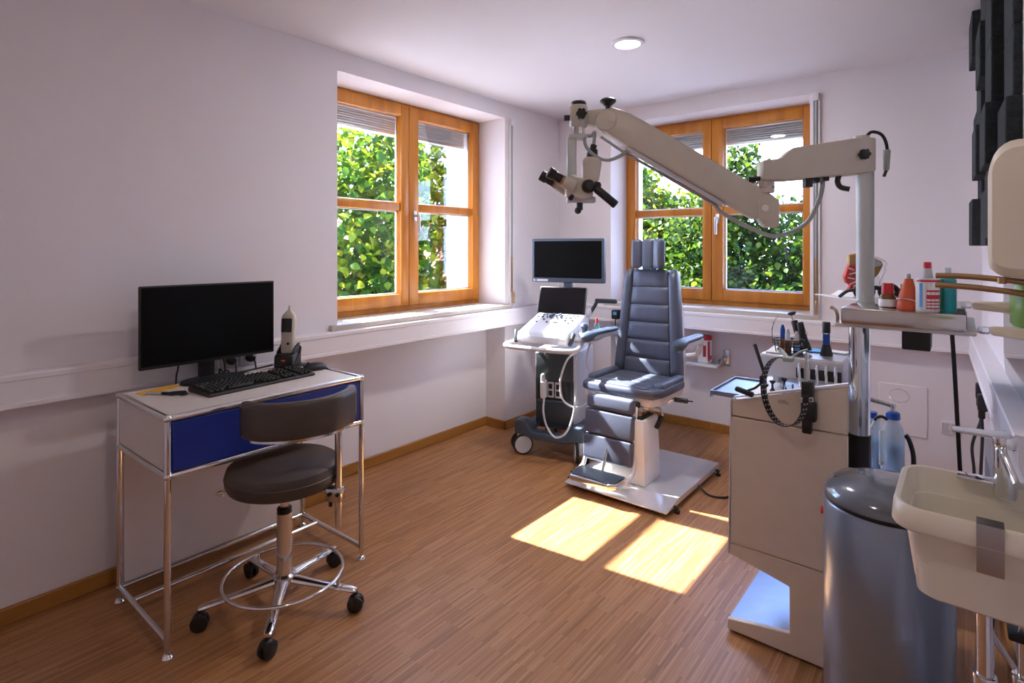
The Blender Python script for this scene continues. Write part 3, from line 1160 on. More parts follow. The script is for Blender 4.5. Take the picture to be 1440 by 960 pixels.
# sockets in the duct behind the desk with plugs and cables
for i, (y, lab) in enumerate(((1.065, 'white wall socket under the monitor, left one of three'), (1.150, 'white wall socket under the monitor, middle one of three'), (1.235, 'white wall socket under the monitor, right one of three'))):
    t = thing('wall_socket', lab, 'socket', (0.07, y, 0.825), group='sockets in the duct behind the desk')
    b = MB()
    b.b2(0.0656, 0.074, y - 0.039, y + 0.039, 0.788, 0.861, 0.003, 1)
    b.build('cover', M['cart_grey'], t)
    b = MB()
    b.lathe([(0.0, 0.004), (0.019, 0.004), (0.021, 0.010), (0.0235, 0.010), (0.0235, 0.0), (0, 0)], (0.068, y, 0.825), 22, axis=(1, 0, 0))
    b.build('socket_ring', M['cart_white'], t)
for i, (y, pts, lab) in enumerate((
        (1.150, [(0.118, 1.150, 0.822), (0.135, 1.150, 0.805), (0.138, 1.148, 0.74), (0.136, 1.146, 0.60), (0.135, 1.14, 0.25)], 'black power plug with cable in the middle socket under the monitor'),
        (1.235, [(0.118, 1.235, 0.822), (0.135, 1.236, 0.805), (0.138, 1.240, 0.74), (0.136, 1.24, 0.60), (0.135, 1.24, 0.25)], 'black power plug with cable in the right socket under the monitor'))):
    t = thing('power_plug', lab, 'plug', (0.09, y, 0.825), group='plugs behind the desk')
    b = MB()
    b.lathe([(0, 0), (0.018, 0.0), (0.019, 0.02), (0.014, 0.036), (0.008, 0.044), (0, 0.044)], (0.0785, y, 0.825), 18, axis=(1, 0, 0))
    b.build('body', M['black'], t)
    b = MB()
    b.tube(pts, 0.0035, seg=8)
    b.build('cord', M['black'], t)
for nm, pts, lab in (('monitor_cable', [(0.128, 0.99, 0.95), (0.128, 0.93, 0.88), (0.125, 0.92, 0.83), (0.130, 0.91, 0.74), (0.135, 0.91, 0.3)], 'black cable hanging from the left half of the monitor'),
                     ('monitor_cable', [(0.128, 1.05, 0.93), (0.145, 1.085, 0.86), (0.14, 1.10, 0.82), (0.142, 1.098, 0.74), (0.138, 1.09, 0.3)], 'black cable dropping right of the monitor stand'),
                     ('dock_cable', [(0.196, 1.286, TOP + 0.02), (0.185, 1.22, TOP + 0.013), (0.17, 1.16, TOP + 0.005), (0.155, 1.10, TOP + 0.005), (0.15, 1.075, TOP + 0.03), (0.147, 1.08, TOP + 0.004), (0.145, 1.12, 0.765), (0.141, 1.12, 0.4)], 'black cable lying on the desk from the charging dock')):
    b = MB()
    b.tube(pts, 0.0035, seg=8)
    tag(b.build(nm, M['black']), lab, 'cable')

# ================================================================== rolling stool
SX, SY = 0.660, 1.085
st = thing('rolling_stool', 'round dark leather stool on chrome castor base before the desk', 'stool', (SX, SY, 0))
b = MB()
b.lathe([(0, 0.452), (0.175, 0.452), (0.192, 0.460), (0.200, 0.478), (0.200, 0.510), (0.194, 0.528), (0.178, 0.538), (0.10, 0.543), (0, 0.544)], (SX, SY, 0), 48)
b.lathe([(0.1995, 0.497), (0.2025, 0.500), (0.1995, 0.503)], (SX, SY, 0), 48)
b.build('seat', M['leather_dark'], st)
b = MB()
b.lathe([(0, 0.435), (0.10, 0.435), (0.13, 0.452), (0, 0.452)], (SX, SY, 0), 28)
b.build('seat_plate', M['black'], st)
b = MB()
b.lathe([(0.0, 0.30), (0.0165, 0.30), (0.0165, 0.437), (0, 0.437)], (SX, SY, 0), 20)
b.build('piston', M['chrome'], st)
b = MB()
b.lathe([(0.0, 0.342), (0.021, 0.342), (0.0265, 0.350), (0.0265, 0.362), (0.02, 0.368), (0, 0.368)], (SX, SY, 0), 20)
b.build('collar', M['black'], st)
b = MB()
b.lathe([(0, 0.075), (0.030, 0.075), (0.034, 0.10), (0.0275, 0.14), (0.0275, 0.345), (0, 0.345)], (SX, SY, 0), 24)
b.build('column', M['chrome'], st)
cast = [(0.562, 0.826), (0.880, 0.903), (0.888, 1.228), (0.582, 1.340), (0.377, 1.095)]
b = MB()
b.lathe([(0.0, 0.072), (0.04, 0.072), (0.045, 0.09), (0.04, 0.115), (0.028, 0.125), (0, 0.125)], (SX, SY, 0), 24)
b.build('hub', M['chrome'], st)
for (x, y) in cast:
    d = Vector((x - SX, y - SY, 0))
    L = 0.275
    d.normalize()
    e = Vector((SX, SY, 0)) + d * L
    n = Vector((-d.y, d.x, 0))
    b = MB()
    loops = []
    for f, w, h, zc in ((0.02, 0.034, 0.032, 0.098), (0.10, 0.022, 0.026, 0.100), (0.55, 0.017, 0.020, 0.086), (0.96, 0.0165, 0.019, 0.077), (1.02, 0.012, 0.012, 0.075)):
        p = Vector((SX, SY, 0)) + d * L * f
        loops.append([tuple(p + n * (w * math.cos(a)) + Vector((0, 0, zc + h * 0.55 * math.sin(a)))) for a in [2 * PI * k / 14 for k in range(14)]])
    b.loft(loops)
    arm = b.build('base_arm', M['chrome'], st)
    b = MB()
    ax = Matrix.Rotation(random.uniform(-0.7, 0.7), 3, 'Z') @ n
    for sg in (-1, 1):
        c = e + ax * (0.012 * sg) + Vector((0, 0, 0.029))
        b.lathe([(0.0, -0.009), (0.020, -0.009), (0.0275, -0.006), (0.029, 0), (0.0275, 0.006), (0.020, 0.009), (0, 0.009)], tuple(c), 20, axis=ax)
    b.cyl(tuple(e + Vector((0, 0, 0.03))), tuple(e + Vector((0, 0, 0.07))), 0.008, seg=10)
    b.sph(tuple(e + Vector((0, 0, 0.043))), (0.022, 0.022, 0.020), 14)
    b.build('castor', M['black'], arm)
b = MB()
rc = 0.208
b.tube([(SX + rc * math.cos(2 * PI * k / 28), SY + rc * math.sin(2 * PI * k / 28), 0.118) for k in range(28)], 0.0065, seg=10, sub=3, closed=True)
for (x, y) in cast:
    d = Vector((x - SX, y - SY, 0)).normalized()
    p = Vector((SX, SY, 0)) + d * rc
    b.cyl((p.x, p.y, 0.088), (p.x, p.y, 0.118), 0.007, seg=10)
b.build('foot_ring', M['chrome'], st)
b = MB()
b.tube([(SX - 0.09, SY - 0.13, 0.447), (SX - 0.12, SY - 0.175, 0.446), (SX - 0.105, SY - 0.195, 0.446), (SX - 0.08, SY - 0.185, 0.446)], 0.004)
b.build('height_lever', M['chrome'], st)
# arm rest: post, bracket, curved pad
PX, PY = 0.842, 1.193
b = MB()
b.cyl((PX, PY, 0.305), (PX, PY, 0.70), 0.0125, seg=16)
b.build('post', M['chrome'], st)
dirv = Vector((PX - SX, PY - SY, 0)).normalized()
b = MB()
b.box(((SX + PX) / 2 + 0.045, (SY + PY) / 2 + 0.027, 0.437), (0.15, 0.030, 0.010), 0.002, rot=Matrix.Rotation(math.atan2(dirv.y, dirv.x), 4, 'Z'))
b.box((PX - dirv.x * 0.012, PY - dirv.y * 0.012, 0.425), (0.060, 0.036, 0.050), 0.004, rot=Matrix.Rotation(math.atan2(dirv.y, dirv.x), 4, 'Z'))
br = b.build('bracket', M['steel'], st)
b = MB()
nn = Vector((-dirv.y, dirv.x, 0))
for k in (-0.025, 0.006):
    p = Vector((PX, PY, 0.43)) + dirv * k - nn * 0.018
    b.cyl(tuple(p), tuple(p - nn * 0.006), 0.007, seg=12)
b.cyl((PX - dirv.x * 0.04, PY - dirv.y * 0.04, 0.45), (PX - dirv.x * 0.04, PY - dirv.y * 0.04, 0.462), 0.012, seg=12)
b.cyl((PX - dirv.x * 0.03, PY - dirv.y * 0.03, 0.378), (PX - dirv.x * 0.03, PY - dirv.y * 0.03, 0.400), 0.007, seg=12)
b.build('clamp_bolts', M['black'], br)
ctrl = [Vector(p) for p in ((0.715, 0.905, 0.742), (0.80, 0.925, 0.742), (0.868, 0.985, 0.744), (0.905, 1.06, 0.746), (0.912, 1.135, 0.749), (0.878, 1.215, 0.752), (0.845, 1.245, 0.754))]


def cr(P, m):
    out = []
    n = len(P)
    for i in range(n - 1):
        a, bb, c, d = P[max(i - 1, 0)], P[i], P[i + 1], P[min(i + 2, n - 1)]
        for k in range(m):
            u = k / m
            out.append(0.5 * ((2 * bb) + (c - a) * u + (2 * a - 5 * bb + 4 * c - d) * u * u + (3 * bb - a - 3 * c + d) * u ** 3))
    out.append(P[-1])
    return out


path = cr(ctrl, 6)
b = MB()
loops = []
for i, p in enumerate(path):
    tg = (path[min(i + 1, len(path) - 1)] - path[max(i - 1, 0)]).normalized()
    nr = Vector((tg.y, -tg.x, 0)).normalized()
    f = i / (len(path) - 1)
    e = min(1.0, min(f, 1 - f) / 0.06)
    k = 0.55 + 0.45 * math.sqrt(max(0, 1 - (1 - e) ** 2))
    hh_, tt = 0.064 * (0.75 + 0.25 * k), 0.021 * k
    loops.append([tuple(p + nr * (tt * abs(math.cos(a)) ** 0.6 * (1 if math.cos(a) >= 0 else -1)) + Vector((0, 0, hh_ * abs(math.sin(a)) ** 0.45 * (1 if math.sin(a) >= 0 else -1)))) for a in [2 * PI * j / 24 for j in range(24)]])
b.loft(loops)
b.build('arm_pad', M['leather_dark'], st)
b = MB()
pl = path[4:-4]
loops = []
for i, p in enumerate(pl):
    q = p + Vector((0, 0, -0.062))
    tg = (pl[min(i + 1, len(pl) - 1)] - pl[max(i - 1, 0)]).normalized()
    nr = Vector((tg.y, -tg.x, 0)).normalized()
    loops.append([tuple(q + nr * (0.014 * sx) + Vector((0, 0, 0.006 * sz))) for sx, sz in ((-1, -1), (1, -1), (1, 1), (-1, 1))])
b.loft(loops)
b.box((PX + 0.012, PY - 0.01, 0.690), (0.075, 0.06, 0.014), 0.003)
b.build('pad_rail', M['chrome'], st)

# ================================================================== examination chair
CX = 1.165
ch = thing('examination_chair', 'slate blue upholstered examination chair on white base plate', 'chair', (CX, 2.95, 0))


def pad(x0, x1, y0, y1, z0, z1, bev=0.02, seg=4):
    return MB().b2(x0, x1, y0, y1, z0, z1, bev, seg)


# base plate with a sloping front edge
b = MB()
b.prism([(2.600, 0.022), (2.600, 0.030), (2.735, 0.054), (3.352, 0.054), (3.352, 0.022)], 'yz', 0.895, 1.490, 0.003, 1)
b.build('base_plate', M['plate'], ch)
b = MB()
b.b2(0.925, 1.46, 2.63, 3.32, 0.006, 0.022)
b.build('under_frame', M['black'], ch, smooth=False)
for (x, y) in ((0.885, 2.665), (1.505, 2.695), (0.885, 3.29), (1.505, 3.29)):
    s = -1 if x < CX else 1
    b = MB()
    b.cyl((x, y, 0.0), (x, y, 0.016), 0.014, seg=14, bev=0.002)
    b.cyl((x, y, 0.016), (x, y, 0.030), 0.005, seg=10)
    b.cyl((x - s * 0.03, y, 0.030), (x + s * 0.008, y, 0.030), 0.006, seg=10)
    b.build('levelling_foot', M['black'], ch)
# column
b = MB()
b.box((1.200, 2.855, 0.054 + 0.172), (0.205, 0.205, 0.344), 0.008, 2, taper=(0.88, 0.88))
b.build('column_cover', M['chair_white'], ch)
b = MB()
b.b2(1.128, 1.272, 2.785, 2.925, 0.390, 0.408, 0.002)
b.build('column_gasket', M['black'], ch)
b = MB()
b.b2(1.140, 1.258, 2.800, 2.915, 0.400, 0.458, 0.004)
b.build('lift_tube', M['steel'], ch)
b = MB()
b.b2(0.985, 1.345, 2.745, 3.12, 0.452, 0.474, 0.006)
b.b2(1.03, 1.30, 2.72, 2.78, 0.425, 0.47, 0.006)
b.build('swivel_plate', M['alu'], ch)
# seat
b = MB()
b.prism([(0.950, 2.730), (1.365, 2.730), (1.392, 2.80), (1.392, 3.10), (1.36, 3.17), (0.965, 3.17), (0.938, 3.10), (0.938, 2.80)], 'xy', 0.470, 0.522, 0.010)
b.build('seat_frame', M['chair_frame'], ch)
b = MB()
loops = []
for z, k in ((0.518, 0.975), (0.530, 1.0), (0.548, 1.0), (0.560, 0.985), (0.566, 0.955)):
    pts = [(0.945, 2.715), (1.10, 2.700), (1.23, 2.700), (1.385, 2.715), (1.410, 2.79), (1.412, 2.93), (1.410, 3.08), (1.37, 3.14), (0.96, 3.14), (0.920, 3.08), (0.918, 2.93), (0.920, 2.79)]
    loops.append([(CX + (x - CX) * k, 2.93 + (y - 2.93) * k, z) for x, y in pts])
b.loft(loops)
o = b.build('seat_cushion', M['leather_blue'], ch, angle=60)
for i, (x0, x1) in enumerate(((0.925, 0.985), (1.345, 1.405))):
    b = pad(x0, x1, 2.79, 3.10, 0.545, 0.592, 0.022, 4)
    b.build('seat_bolster', M['leather_blue'], ch)
for k in range(3):
    b = pad(0.995, 1.335, 2.722 + k * 0.122, 2.838 + k * 0.122, 0.556, 0.575, 0.009, 3)
    b.build('seat_panel', M['leather_blue'], ch)
# leg rest: top roll and two panels
LT = T(1.135, 2.722, 0.500) @ Rx(-7)
b = MB()
b.b2(-0.145, 0.165, -0.022, 0.030, -0.365, -0.03, 0.006)
b.build('leg_rest_frame', M['chair_white'], ch, xf=LT)
b = MB()
b.b2(-0.135, 0.160, -0.062, -0.012, -0.075, 0.010, 0.024, 5)
b.build('leg_rest_roll', M['leather_blue'], ch, xf=LT)
for z0, z1 in ((-0.212, -0.079), (-0.350, -0.216)):
    b = MB()
    b.b2(-0.140, 0.162, -0.058, -0.015, z0, z1, 0.014, 4)
    b.build('leg_rest_panel', M['leather_blue'], ch, xf=LT)
b = MB()
b.b2(-0.149, 0.169, -0.020, 0.028, -0.358, -0.005, 0.006)
b.build('leg_rest_shell', M['black'], ch, xf=LT @ T(0.0, 0.004, 0) @ Matrix.Diagonal((0.98, 1, 1, 1)))
# foot rest
fr = MB()
fr.prism([(1.005, 2.60), (1.005, 2.475), (1.03, 2.445), (1.25, 2.445), (1.295, 2.475), (1.295, 2.60)], 'xy', 0.088, 0.122, 0.010, 3)
foot = fr.build('foot_rest', M['chrome'], ch)
b = MB()
b.prism([(1.018, 2.590), (1.018, 2.485), (1.038, 2.459), (1.245, 2.459), (1.282, 2.484), (1.282, 2.590)], 'xy', 0.121, 0.126, 0.002)
b.build('grip_mat', M['cart_slate'], foot)
b = MB()
for x in (1.150,):
    b.cyl((x, 2.585, 0.12), (x, 2.672, 0.30), 0.008, seg=12)
b.build('foot_rest_rod', M['chrome'], ch)
for x in (1.000, 1.300):
    b = MB()
    b.tube([(x, 2.700, 0.40), (x, 2.676, 0.22), (x, 2.640, 0.125), (x, 2.590, 0.105), (x, 2.56, 0.105)], 0.011, seg=12)
    b.build('foot_rest_arm', M['cart_white'], ch)
# back rest (built upright, then raked)
BT = T(CX - 0.006, 3.108, 0.552) @ Rx(-5.5)
L = 0.655


def half(z, a, bb):
    return a + (bb - a) * z / L


n = 6
for k in range(n):
    z0, z1 = k * L / n + 0.0015, (k + 1) * L / n - 0.0015
    w0, w1 = half(z0, 0.152, 0.112), half(z1, 0.152, 0.112)
    b = MB()
    loops = []
    for j in range(9):
        f = j / 8
        z = z0 + (z1 - z0) * f
        w = w0 + (w1 - w0) * f
        e = math.sqrt(max(0.0, 1 - (2 * f - 1) ** 4))
        yf = -0.011 * e - 0.010
        sec = [(-w, 0.05), (-w, yf * 0.55), (-w * 0.9, yf * 0.95), (-w * 0.5, yf), (w * 0.5, yf), (w * 0.9, yf * 0.95), (w, yf * 0.55), (w, 0.05)]
        loops.append([(x, y, z) for x, y in sec])
    b.loft(loops)
    b.build('back_panel', M['leather_blue'], ch, xf=BT, angle=50)
for sg in (-1, 1):
    b = MB()
    loops = []
    m = 18
    for j in range(m + 1):
        f = j / m
        z = -0.01 + (L + 0.012) * f
        xi = half(max(0, z), 0.155, 0.114)
        xo = half(max(0, z), 0.222, 0.172)
        e = math.sqrt(max(0.02, 1 - abs(2 * f - 1) ** 14))
        c = (xi + xo) / 2
        w = (xo - xi) / 2 * (0.6 + 0.4 * e)
        loops.append([(sg * (c + w * abs(math.cos(a)) ** 0.6 * (1 if math.cos(a) >= 0 else -1)), 0.018 + 0.050 * e * abs(math.sin(a)) ** 0.7 * (1 if math.sin(a) >= 0 else -1), z) for a in [2 * PI * q / 20 for q in range(20)]])
    b.loft(loops)
    b.build('side_bolster', M['leather_blue'], ch, xf=BT, angle=50)
b = MB()
b.loft([[(-0.20, 0.045, -0.07), (0.20, 0.045, -0.07), (0.20, 0.085, -0.07), (-0.20, 0.085, -0.07)],
        [(-0.212, 0.045, 0.08), (0.212, 0.045, 0.08), (0.212, 0.076, 0.08), (-0.212, 0.076, 0.08)],
        [(-0.196, 0.045, 0.30), (0.196, 0.045, 0.30), (0.196, 0.076, 0.30), (-0.196, 0.076, 0.30)],
        [(-0.155, 0.045, L - 0.01), (0.155, 0.045, L - 0.01), (0.155, 0.072, L - 0.01), (-0.155, 0.072, L - 0.01)]])
b.build('back_shell', M['chair_white'], ch, xf=BT, angle=30)
# head rest: three upright cushions on a bar
b = MB()
b.b2(-0.020, 0.020, 0.035, 0.047, L - 0.12, L + 0.08, 0.004)
hb = b.build('head_rest_bar', M['chrome'], ch, xf=BT)
HT = T(CX - 0.010, 3.140, 1.208) @ Rx(-2)
for (c, w, rz) in ((-0.074, 0.066, 22), (0.0, 0.078, 0), (0.074, 0.066, -22)):
    b = MB()
    b.box((0, 0, 0.092), (w, 0.058, 0.182), 0.020, 4)
    b.build('head_cushion', M['leather_blue'], ch, xf=HT @ T(c, -0.012 if c else 0.0, 0) @ Rz(rz))
# arm rests
for sg, x, ya, yb, z in ((-1, 0.905, 2.775, 3.20, 0.815), (1, 1.452, 2.845, 3.235, 0.812)):
    b = MB()
    loops = []
    m = 16
    for j in range(m + 1):
        f = j / m
        y = ya + (yb - ya) * f
        droop = -0.020 * math.exp(-((f - 0.08) / 0.13) ** 2)
        th = 0.017 + 0.016 * math.exp(-((f - 0.10) / 0.14) ** 2)
        w = 0.030 + 0.010 * math.exp(-((f - 0.12) / 0.16) ** 2)
        e = math.sqrt(max(0.03, 1 - abs(2 * f - 1) ** 8))
        loops.append([(x + w * e * math.cos(a), y, z + droop + th * e * math.sin(a)) for a in [2 * PI * q / 16 for q in range(16)]])
    b.loft(loops)
    arm = b.build('arm_rest', M['cart_slate'], ch)
    b = MB()
    b.b2(x - 0.022, x + 0.022, ya + 0.10, yb - 0.01, z - 0.040, z - 0.012, 0.008)
    xb = CX + sg * 0.208
    b.tube([(x, yb - 0.05, z - 0.026), (x - sg * 0.004, yb - 0.01, z - 0.05), (x - sg * 0.02, yb - 0.02, z - 0.11), (xb, 3.21, z - 0.13)], [0.016, 0.016, 0.016, 0.016], seg=10)
    b.build('arm_bracket', M['chair_white'], arm)
# control levers under the seat
b = MB()
b.tube([(1.28, 2.90, 0.445), (1.36, 2.90, 0.452), (1.405, 2.90, 0.488), (1.43, 2.90, 0.494)], 0.007)
lv = b.build('recline_lever', M['chrome'], ch)
b = MB()
b.cyl((1.425, 2.90, 0.494), (1.50, 2.90, 0.497), 0.014, seg=14, bev=0.004)
b.cyl((1.50, 2.90, 0.497), (1.528, 2.90, 0.499), 0.004, seg=8)
b.build('grip', M['black'], lv)
b = MB()
b.tube([(1.30, 2.86, 0.448), (1.36, 2.85, 0.445), (1.385, 2.83, 0.42), (1.38, 2.805, 0.385)], 0.006)
lv = b.build('swivel_lever', M['chrome'], ch)
b = MB()
b.cyl((1.384, 2.825, 0.412), (1.368, 2.785, 0.350), 0.013, seg=14, bev=0.004)
b.build('grip', M['black'], lv)
# the upholstered upper part stands a little behind the column axis
for o in ch.children:
    if o.name.split('.')[0] not in ('base_plate', 'under_frame', 'levelling_foot', 'column_cover', 'column_gasket', 'lift_tube'):
        o.location = Vector(o.location) + Vector((-0.058, 0.090, -0.010))
# mains cable of the chair
b = MB()
b.tube([(1.492, 3.02, 0.03), (1.56, 2.99, 0.006), (1.64, 3.02, 0.006), (1.70, 3.16, 0.006), (1.80, 3.28, 0.006), (2.05, 3.34, 0.006)], 0.006, seg=8)
tag(b.build('power_cable', M['black']), 'black cable on the floor right of the chair base plate', 'cable')

# ================================================================== ultrasound cart (local: -y is its front)
cart = thing('ultrasound_cart', 'white and anthracite ultrasound cart with two screens in the corner', 'ultrasound machine', (0.520, 3.175, 0), math.radians(13))


def cp(name, b, mat, parent=cart, **k):
    return b.build(name, M[mat], parent, local=True, **k)


# wheeled base
b = MB()
b.prism([(-0.235, 0.135), (-0.235, 0.205), (-0.22, 0.226), (-0.165, 0.226), (-0.135, 0.20), (-0.115, 0.165), (-0.09, 0.155), (0.09, 0.155), (0.115, 0.165), (0.135, 0.20), (0.165, 0.226), (0.22, 0.226),
         (0.235, 0.205), (0.235, 0.135), (0.165, 0.128), (0.13, 0.120), (0.09, 0.108), (-0.09, 0.108), (-0.13, 0.120), (-0.165, 0.128)], 'xz', -0.315, -0.225, 0.010, 3)
for s in (-1, 1):
    b.b2(s * 0.15 - 0.035, s * 0.15 + 0.035, -0.24, 0.26, 0.150, 0.205, 0.02, 3)
b.b2(-0.14, 0.14, -0.17, 0.18, 0.150, 0.192, 0.01)
cp('base', b, 'cart_slate')
for x, y, turn in ((-0.190, -0.262, -52), (0.205, -0.262, 25), (-0.190, 0.22, 20), (0.190, 0.22, -30)):
    CM = T(x, y, 0) @ Rz(turn)
    b = MB()
    b.b2(-0.026, 0.026, -0.040, 0.050, 0.050, 0.140, 0.014, 3)
    c = cp('castor', b, 'cart_white', xf=CM)
    for s in (-1, 1):
        b = MB()
        b.lathe([(0, -0.010), (0.054, -0.010), (0.064, -0.006), (0.066, 0.0), (0.064, 0.006), (0.054, 0.010), (0, 0.010)], (s * 0.032, -0.012, 0.066), 32, axis=(1, 0.0, 0))
        w = cp('wheel', b, 'black_soft', c, xf=CM)
    for s in (-1, 1):
        b = MB()
        b.lathe([(0.0, 0.0), (0.055, 0.0), (0.053, 0.004), (0.0, 0.007)], (s * 0.042, -0.012, 0.066), 32, axis=(s, 0, 0))
        cp('hub_cap', b, 'cart_grey', c, xf=CM)
# body
b = MB()
b.prism([(-0.125, -0.195), (0.125, -0.195), (0.150, -0.16), (0.150, 0.15), (-0.150, 0.15), (-0.150, -0.16)], 'xy', 0.19, 0.665, 0.012, 3)
cp('body', b, 'cart_white')
b = MB()
b.b2(-0.128, 0.128, -0.212, -0.19, 0.475, 0.645, 0.008)
b.b2(-0.128, -0.108, -0.212, -0.19, 0.345, 0.48, 0.004)
b.b2(0.108, 0.128, -0.212, -0.19, 0.345, 0.48, 0.004)
b.b2(-0.128, 0.128, -0.212, -0.19, 0.195, 0.35, 0.008)
b.b2(-0.11, 0.11, -0.196, -0.188, 0.34, 0.48)
cp('front_cover', b, 'cart_dark')
b = MB()
b.prism([(-0.212, 0.332), (-0.212, 0.348), (-0.222, 0.340)], 'yz', -0.11, 0.11)
cp('shelf_lip', b, 'cart_slate')
for k, x in enumerate((-0.078, -0.026, 0.026, 0.078)):
    b = MB()
    b.b2(x - 0.021, x + 0.021, -0.206, -0.195, 0.362, 0.462, 0.003)
    p = cp('probe_port', b, 'cart_grey' if k in (1, 2) else 'cart_dark')
    b = MB()
    if k in (1, 2):
        b.b2(x - 0.013, x + 0.013, -0.209, -0.204, 0.418, 0.450, 0.002)
        b.b2(x - 0.013, x + 0.013, -0.209, -0.204, 0.374, 0.406, 0.002)
    else:
        b.b2(x - 0.015, x + 0.015, -0.209, -0.204, 0.370, 0.454, 0.002)
    cp('socket', b, 'black', p)
b = MB()
b.box((-0.062, -0.232, 0.418), (0.036, 0.055, 0.115), 0.012, 3)
b.box((-0.066, -0.238, 0.488), (0.022, 0.034, 0.06), 0.009, 3)
b.cyl((-0.054, -0.262, 0.402), (-0.054, -0.258, 0.402), 0.012)
cp('probe_plug', b, 'cart_white')
# console
b = MB()
b.prism([(-0.405, 0.735), (-0.420, 0.765), (-0.405, 0.800), (-0.385, 0.812), (-0.07, 0.892), (-0.02, 0.892), (0.0, 0.865), (0.0, 0.76), (-0.06, 0.735)], 'yz', -0.168, 0.168, 0.014, 3)
con = cp('console', b, 'cart_white')
b = MB()
b.b2(-0.125, 0.115, -0.424, -0.404, 0.752, 0.786, 0.003)
cp('drawer', b, 'cart_grey', con)
b = MB()
for s in (-1, 1):
    b.tube([(s * 0.172, -0.10, 0.745), (s * 0.200, -0.25, 0.735), (s * 0.232, -0.40, 0.728), (s * 0.225, -0.455, 0.722), (s * 0.16, -0.475, 0.720), (0, -0.485, 0.719)], 0.014, seg=12, flat=(1, 1.0))
cp('handle_bar', b, 'cart_white', cart)
for s in (-1, 1):
    b = MB()
    b.box((s * 0.186, -0.385, 0.775), (0.022, 0.026, 0.085), 0.008, 3, rot=(math.radians(-28), math.radians(s * 12), 0))
    cp('grip', b, 'cart_dark', cart)
KT = T(0, -0.235, 0.853) @ Rx(14.3)
rng = random.Random(4)
spots = []
for r_, n_, z_ in ((0.115, 11, 0), (0.075, 9, 0), (0.035, 6, 0), (-0.01, 4, 0)):
    for k in range(n_):
        x = -0.145 + 0.29 * (k + 0.5) / n_
        spots.append((x, r_))
b = MB()
for x, y in spots:
    w = rng.choice((0.006, 0.008, 0.010))
    b.box((x, y, 0.004), (w * 2, 0.011, 0.008), 0.002, 1)
tag(cp('button_field', b, 'cart_slate', con, xf=KT), None, None, kind='stuff')
for x, y in ((-0.035, 0.112), (-0.045, 0.08), (-0.005, 0.085), (0.012, 0.118), (0.03, 0.078)):
    b = MB()
    b.cyl((x, y, 0.0), (x, y, 0.016), 0.009, seg=14, bev=0.002)
    cp('knob', b, 'cart_slate', con, xf=KT)
b = MB()
b.lathe([(0.0, 0.012), (0.020, 0.008), (0.024, 0.0), (0, 0)], (0.0, 0.010, 0.0), 20)
cp('trackball', b, 'cart_grey', con, xf=KT)
# touch screen leaning back
TT = T(-0.008, -0.085, 0.886) @ Rx(-20)
b = MB()
b.b2(-0.168, 0.168, 0, 0.022, 0.0, 0.192, 0.007)
ts = cp('touch_screen', b, 'black', xf=TT)
b = MB()
b.b2(-0.160, 0.160, -0.001, 0.002, 0.010, 0.184)
cp('glass', b, 'screen', ts, xf=TT, smooth=False)
b = MB()
b.lathe([(0, -0.012), (0.03, -0.012), (0.03, 0.012), (0, 0.012)], (0.172, -0.03, 0.90), 20, axis=(1, 0, 0))
cp('hinge', b, 'cart_grey', ts)
# monitor on an arm
b = MB()
b.b2(-0.262, 0.262, 0.030, 0.072, 1.090, 1.392, 0.008)
mon = cp('monitor', b, 'cart_slate')
b = MB()
b.b2(-0.244, 0.244, 0.0285, 0.0315, 1.122, 1.374)
cp('screen', b, 'screen_matte', mon, smooth=False)
b = MB()
b.b2(-0.247, -0.140, 0.0275, 0.031, 1.097, 1.112)
cp('label_strip', b, 'cart_white', mon, smooth=False)
b = MB()
b.box((-0.228, 0.0268, 1.1045), (0.014, 0.001, 0.009))
cp('emblem', b, 'bluecap', mon, smooth=False)
b = MB()
b.b2(-0.030, 0.030, 0.040, 0.075, 1.035, 1.095, 0.006)
b.b2(-0.030, 0.030, 0.02, 0.10, 0.86, 0.90, 0.006)
b.tube([(0, 0.06, 1.05), (0, 0.09, 0.98), (0, 0.07, 0.88)], 0.024, seg=14)
cp('monitor_arm', b, 'cart_slate')
# rear right handle with probe holders
b = MB()
b.b2(0.175, 0.33, 0.085, 0.115, 0.955, 0.985, 0.012)
b.tube([(0.19, 0.10, 0.965), (0.165, 0.10, 0.92), (0.13, 0.08, 0.86)], 0.012)
cp('rear_handle', b, 'cart_dark')
b = MB()
b.tube([(0.165, -0.20, 0.80), (0.22, -0.20, 0.79), (0.255, -0.23, 0.775)], 0.016)
b.lathe([(0.024, -0.02), (0.032, -0.02), (0.034, 0.02), (0.026, 0.02)], (0.225, -0.27, 0.785), 20)
b.lathe([(0.024, -0.02), (0.032, -0.02), (0.034, 0.02), (0.026, 0.02)], (0.265, -0.20, 0.785), 20)
b.b2(0.15, 0.30, -0.30, -0.12, 0.752, 0.766, 0.006)
cp('probe_holder', b, 'cart_white')
b = MB()
b.lathe([(0.0, -0.025), (0.014, -0.025), (0.018, 0.03), (0.026, 0.055), (0.018, 0.07), (0, 0.075)], (0.225, -0.27, 0.79), 18)
pr_ = cp('ultrasound_probe', b, 'cart_slate')
